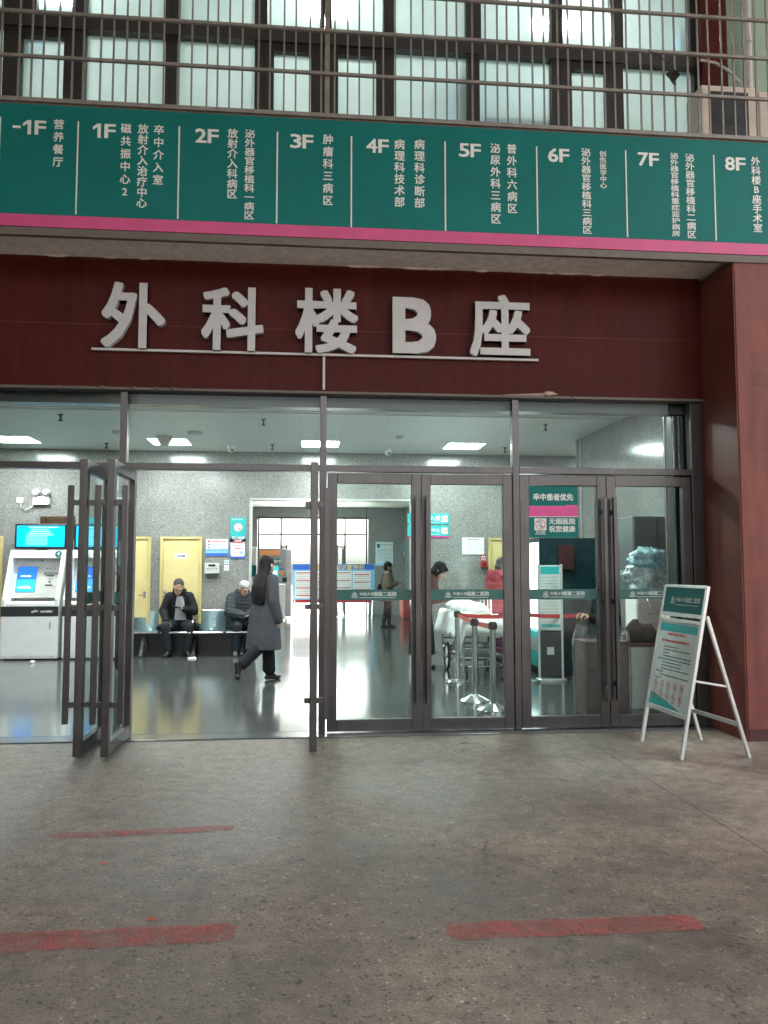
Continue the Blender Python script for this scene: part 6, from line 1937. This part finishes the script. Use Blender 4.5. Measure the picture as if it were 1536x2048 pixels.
# 4 — woman standing in the passage with a phone and paper
J = dict(head=(0, -.03, 1.52), headrot=(R(12), 0, 0), neck=(0, .0, 1.39), chest=(0, .01, 1.23), pelvis=(0, 0, .90), shL=(.16, .0, 1.33), shR=(-.16, .0, 1.33), elL=(.21, -.03, 1.06), elR=(-.21, -.04, 1.05), wrL=(.10, -.25, 1.10), wrR=(-.10, -.24, 1.12),
         hdL=(-.3, -1, .1), hnL=(0, 0, 1), hdR=(.3, -.9, .25), hnR=(.5, 0, -.8), hipL=(.085, 0, .88), hipR=(-.085, 0, .88), knL=(.08, -.05, .47), knR=(-.085, .03, .47), anL=(.08, -.05, .09), anR=(-.09, .10, .09), toeL=(.09, -.25, .03), toeR=(-.10, -.10, .03))
def c4(t, J, hr):
    face_bits(t.children[0], J['head'], hr)
    m = MB()
    m.loft([((0, .02, .66), .225, .185, 0), ((0, .02, .72), .23, .19, 0), ((0, .015, .88), .225, .18, 0), ((0, .01, 1.02), .20, .155, 0), ((0, .01, 1.15), .205, .15, 0), ((0, .0, 1.27), .20, .14, 0), ((0, 0, 1.35), .16, .11, 0), ((0, 0, 1.405), .095, .085, 0)], 26)
    for s in 'LR':
        sleeve(m, J, s, (.085, .078, .058), .9)
    m.capsule(J['shL'], J['shR'], .08)
    j = remeshed('coat', m, 'khaki', t, .010, 3)
    c = MB(); c.loft([((0, -.005, 1.35), .115, .105, 0), ((0, -.01, 1.43), .085, .085, 0)], 20); c.build('collar', 'blackcloth', j, smooth=60)
    f_ = MB(); f_.box(-.03, .03, -.205, -.15, .70, 1.33)
    m = MB(); legs(m, J, (.088, .066, .046), .9); remeshed('leggings', m, 'blacktrouser', t, .009, 4)
    for s in 'LR':
        m = MB(); shoe(m, J['an' + s], (J['toe' + s] - J['an' + s]) * V(1, 1, 0), .24); m.capsule(J['an' + s] + V(0, 0, .03), J['an' + s] + V(0, 0, .12), .052, .054); remeshed('ankle_boot', m, 'shoe', t, .008, 3)
    P = lambda x, y, zz: J['head'] + hr @ V(x, y, zz)
    m = MB(); m.ball(P(0, .025, .045), (.090, .098, .090), nu=18, nv=12, rot=hr); m.ball(P(0, .055, -.01), (.085, .065, .085), nu=16, nv=10, rot=hr); m.capsule(P(-.06, -.055, .07), P(.06, -.055, .07), .028)
    remeshed('hair', m, 'hair', t, .008, 3)
    bg_ = MB(); bg_.ball((-.10, .20, .95), (.10, .06, .14), nu=14, nv=8); bg_.tube([(-.10, .17, 1.05), (-.12, .10, 1.35), (-.08, -.05, 1.36), (-.02, -.16, 1.15)], .012, 6)
    bg_.build('shoulder_bag', 'blackcloth', loc=t.location, rot=t.rotation_euler, smooth=60, label='black shoulder bag on the back of the woman standing in the passage', cat='bag')
    pp = MB(); pp.X = Matrix.Translation(J['wrL'] + V(-.05, -.13, .03)) @ Matrix.Rotation(R(28), 4, 'X')
    pp.box(-.085, .085, -.075, .065, -.002, .002); pp.build('paper_sheet', 'paper', loc=t.location, rot=t.rotation_euler, label='white sheet of paper held by the woman standing in the passage', cat='paper')
person('woman in a khaki coat and black leggings standing in the passage reading a paper', (1.96, 12.49, .012), R(88), J, c4, .985)

# 5 — woman in dark clothes bending over the stretcher
J = dict(head=(0, -.24, 1.46), headrot=(R(38), R(4), 0), neck=(0, -.13, 1.36), chest=(0, -.06, 1.21), pelvis=(0, .05, .90), shL=(.17, -.11, 1.28), shR=(-.17, -.11, 1.28), elL=(.22, -.20, 1.04), elR=(-.22, -.16, 1.04), wrL=(.08, -.40, 1.08), wrR=(-.09, -.38, 1.06),
         hdL=(-.2, -1, .1), hnL=(-.2, .2, 1), hdR=(.2, -1, .1), hnR=(.2, .2, 1), hipL=(.09, .05, .88), hipR=(-.09, .05, .88), knL=(.09, -.02, .47), knR=(-.09, .06, .47), anL=(.09, .0, .09), anR=(-.09, .10, .09), toeL=(.10, -.2, .03), toeR=(-.10, -.1, .03), curl=(.7, 0, 0))
def c5(t, J, hr):
    face_bits(t.children[0], J['head'], hr)
    m = MB()
    m.loft([((0, .05, .86), .22, .17, 0), ((0, .02, 1.0), .21, .165, 0), ((0, -.03, 1.12), .20, .15, 0), ((0, -.08, 1.23), .195, .135, 0), ((0, -.11, 1.32), .15, .11, 0), ((0, -.13, 1.39), .085, .08, 0)], 26)
    for s in 'LR':
        sleeve(m, J, s, (.078, .068, .052), .92)
    m.capsule(J['shL'], J['shR'], .076)
    remeshed('cardigan', m, 'maroon', t, .010, 3)
    m = MB(); m.loft([((0, .03, .22), .24, .2, 0), ((0, .03, .4), .235, .19, 0), ((0, .04, .7), .22, .175, 0), ((0, .05, .92), .205, .165, 0)], 24); m.capsule(J['anL'] + V(0, 0, .02), J['knL'], .055, .06); m.capsule(J['anR'] + V(0, 0, .02), J['knR'], .055, .06)
    remeshed('long_coat', m, 'blackcloth', t, .010, 3)
    for s in 'LR':
        m = MB(); shoe(m, J['an' + s], (J['toe' + s] - J['an' + s]) * V(1, 1, 0), .24); remeshed('shoe', m, 'shoe', t, .008, 3)
    P = lambda x, y, zz: J['head'] + hr @ V(x, y, zz)
    m = MB(); m.ball(P(0, .022, .040), (.092, .102, .094), nu=18, nv=12, rot=hr); m.ball(P(0, .05, -.04), (.092, .07, .09), nu=16, nv=10, rot=hr); m.capsule(P(-.082, -.02, .02), P(-.085, .0, -.07), .028, .025); m.capsule(P(.082, -.02, .02), P(.085, .0, -.07), .028, .025); m.capsule(P(-.05, -.075, .075), P(.05, -.075, .075), .024)
    remeshed('hair', m, 'hair', t, .008, 3)
    ph = MB(); ph.X = Matrix.Translation(V(0.0, -.50, 1.115) * .985) @ Matrix.Rotation(R(20), 4, 'X')
    ph.box(-.04, .04, -.075, .075, -.004, .004); ph.build('phone', 'white', loc=t.location, rot=t.rotation_euler, bevel=.003, label='white phone in the hands of the woman beside the stretcher', cat='phone')
person('woman with short black hair in dark clothes beside the stretcher, looking down at a phone', (1.70, 4.45, .012), R(78), J, c5, .985)

# 6 — person in a red jacket on the far side of the stretcher
J = dict(head=(0, -.06, 1.535), headrot=(R(20), R(-15), 0), neck=(0, .0, 1.40), chest=(0, .02, 1.24), pelvis=(0, .02, .92), shL=(.18, .0, 1.33), shR=(-.18, .0, 1.33), elL=(.24, -.05, 1.06), elR=(-.25, -.05, 1.06), wrL=(.16, -.22, .94), wrR=(-.17, -.22, .94),
         hdL=(-.2, -1, -.3), hnL=(0, 0, -1), hdR=(.2, -1, -.3), hnR=(0, 0, -1), hipL=(.09, 0, .90), hipR=(-.09, 0, .90), knL=(.09, -.03, .48), knR=(-.09, .02, .48), anL=(.09, .0, .09), anR=(-.09, .05, .09), toeL=(.11, -.2, .03), toeR=(-.11, -.15, .03))
def c6(t, J, hr):
    face_bits(t.children[0], J['head'], hr)
    m = MB()
    m.loft([((0, .03, .80), .23, .18, 0), ((0, .02, .95), .24, .185, 0), ((0, .02, 1.1), .24, .18, 0), ((0, .01, 1.25), .23, .165, 0), ((0, .0, 1.35), .18, .125, 0), ((0, 0, 1.42), .10, .09, 0)], 26)
    for s in 'LR':
        sleeve(m, J, s, (.10, .09, .07), .93)
    m.capsule(J['shL'], J['shR'], .095)
    j = remeshed('padded_jacket', m, 'redcoat', t, .010, 2)
    for v_ in j.data.vertices:
        v_.co += v_.normal * (.008 * abs(math.sin(v_.co.z * 40)))
    h = MB(); h.capsule(V(-.10, .11, 1.40), V(.10, .11, 1.40), .06); h.capsule(V(-.11, .05, 1.41), V(-.09, -.05, 1.38), .05, .035); h.capsule(V(.11, .05, 1.41), V(.09, -.05, 1.38), .05, .035); h.ball((0, .14, 1.35), (.12, .06, .08), nu=14, nv=8)
    remeshed('hood', h, 'redcoat', j, .010, 3)
    m = MB(); m.loft([((0, .03, .12), .20, .16, 0), ((0, .03, .5), .20, .16, 0), ((0, .03, .84), .20, .15, 0)], 20); remeshed('plum_trousers', m, 'plum', t, .012, 3)
    for s in 'LR':
        m = MB(); shoe(m, J['an' + s], (J['toe' + s] - J['an' + s]) * V(1, 1, 0), .25); remeshed('shoe', m, 'shoe', t, .008, 3)
    P = lambda x, y, zz: J['head'] + hr @ V(x, y, zz)
    m = MB(); m.ball(P(0, .022, .040), (.088, .098, .090), nu=18, nv=12, rot=hr); m.ball(P(0, .05, -.03), (.085, .066, .08), nu=16, nv=10, rot=hr)
    remeshed('hair', m, 'hair_g', t, .008, 3)
person('person with greying hair in a dull red hooded jacket behind the stretcher', (2.93, 4.75, .012), R(120), J, c6, .985)

# 7 — person in black by the vending machine, mostly hidden behind the door stile
J = dict(head=(0, -.10, 1.19), headrot=(R(20), 0, 0), neck=(0, -.01, 1.06), chest=(0, .03, .92), pelvis=(0, .10, .53), shL=(.18, .0, 1.0), shR=(-.18, .0, 1.0), elL=(.23, -.16, .80), elR=(-.23, -.16, .80), wrL=(.10, -.38, .88), wrR=(-.10, -.38, .88),
         hdL=(-.1, -1, .1), hnL=(-.3, 0, -1), hdR=(.1, -1, .1), hnR=(.3, 0, -1), hipL=(.10, .10, .52), hipR=(-.10, .10, .52), knL=(.13, -.32, .52), knR=(-.13, -.32, .52), anL=(.13, -.30, .10), anR=(-.13, -.30, .10), toeL=(.14, -.48, .04), toeR=(-.14, -.48, .04), curl=(.8, 0, 0))
def c7(t, J, hr):
    face_bits(t.children[0], J['head'], hr)
    m = MB()
    m.loft([((0, .12, .47), .23, .16, 0), ((0, .10, .6), .23, .16, 0), ((0, .07, .75), .225, .155, 0), ((0, .04, .9), .22, .145, 0), ((0, .01, 1.02), .18, .12, 0), ((0, -.01, 1.1), .09, .085, 0)], 26)
    for s in 'LR':
        sleeve(m, J, s, (.088, .08, .06), .93)
    m.capsule(J['shL'], J['shR'], .085)
    remeshed('jacket', m, 'jacket', t, .010, 3)
    m = MB(); legs(m, J, (.10, .085, .07), .97); remeshed('trousers', m, 'blacktrouser', t, .010, 3)
    for s in 'LR':
        m = MB(); shoe(m, J['an' + s], V(0, -1, 0), .26); remeshed('shoe', m, 'shoe', t, .008, 3)
    P = lambda x, y, zz: J['head'] + hr @ V(x, y, zz)
    m = MB(); m.ball(P(0, .024, .042), (.083, .092, .086), nu=18, nv=12, rot=hr); m.ball(P(0, .05, -.0), (.08, .06, .08), nu=14, nv=8, rot=hr)
    remeshed('hair', m, 'hair', t, .008, 3)
t7, _, _ = person('person in black sitting by the teal vending machine, hand showing beside the door handle', (4.02, 2.92, .012), R(-90), J, c7, .985, False)
t = thing('stool', 'black stool under the person sitting by the vending machine', 'stool', (4.12, 2.92, .012))
mb = MB(); mb.lathe([(.17, .40), (.18, .41), (.18, .44), (.16, .45)], n=20); mb.build('seat', 'black', t, smooth=40)
for k in range(4):
    a = PI / 4 + k * PI / 2
    mb = MB(); mb.cyl((.12 * math.cos(a), .12 * math.sin(a), .41), (.16 * math.cos(a), .16 * math.sin(a), 0), .014, n=8); mb.build('leg', 'black', t)
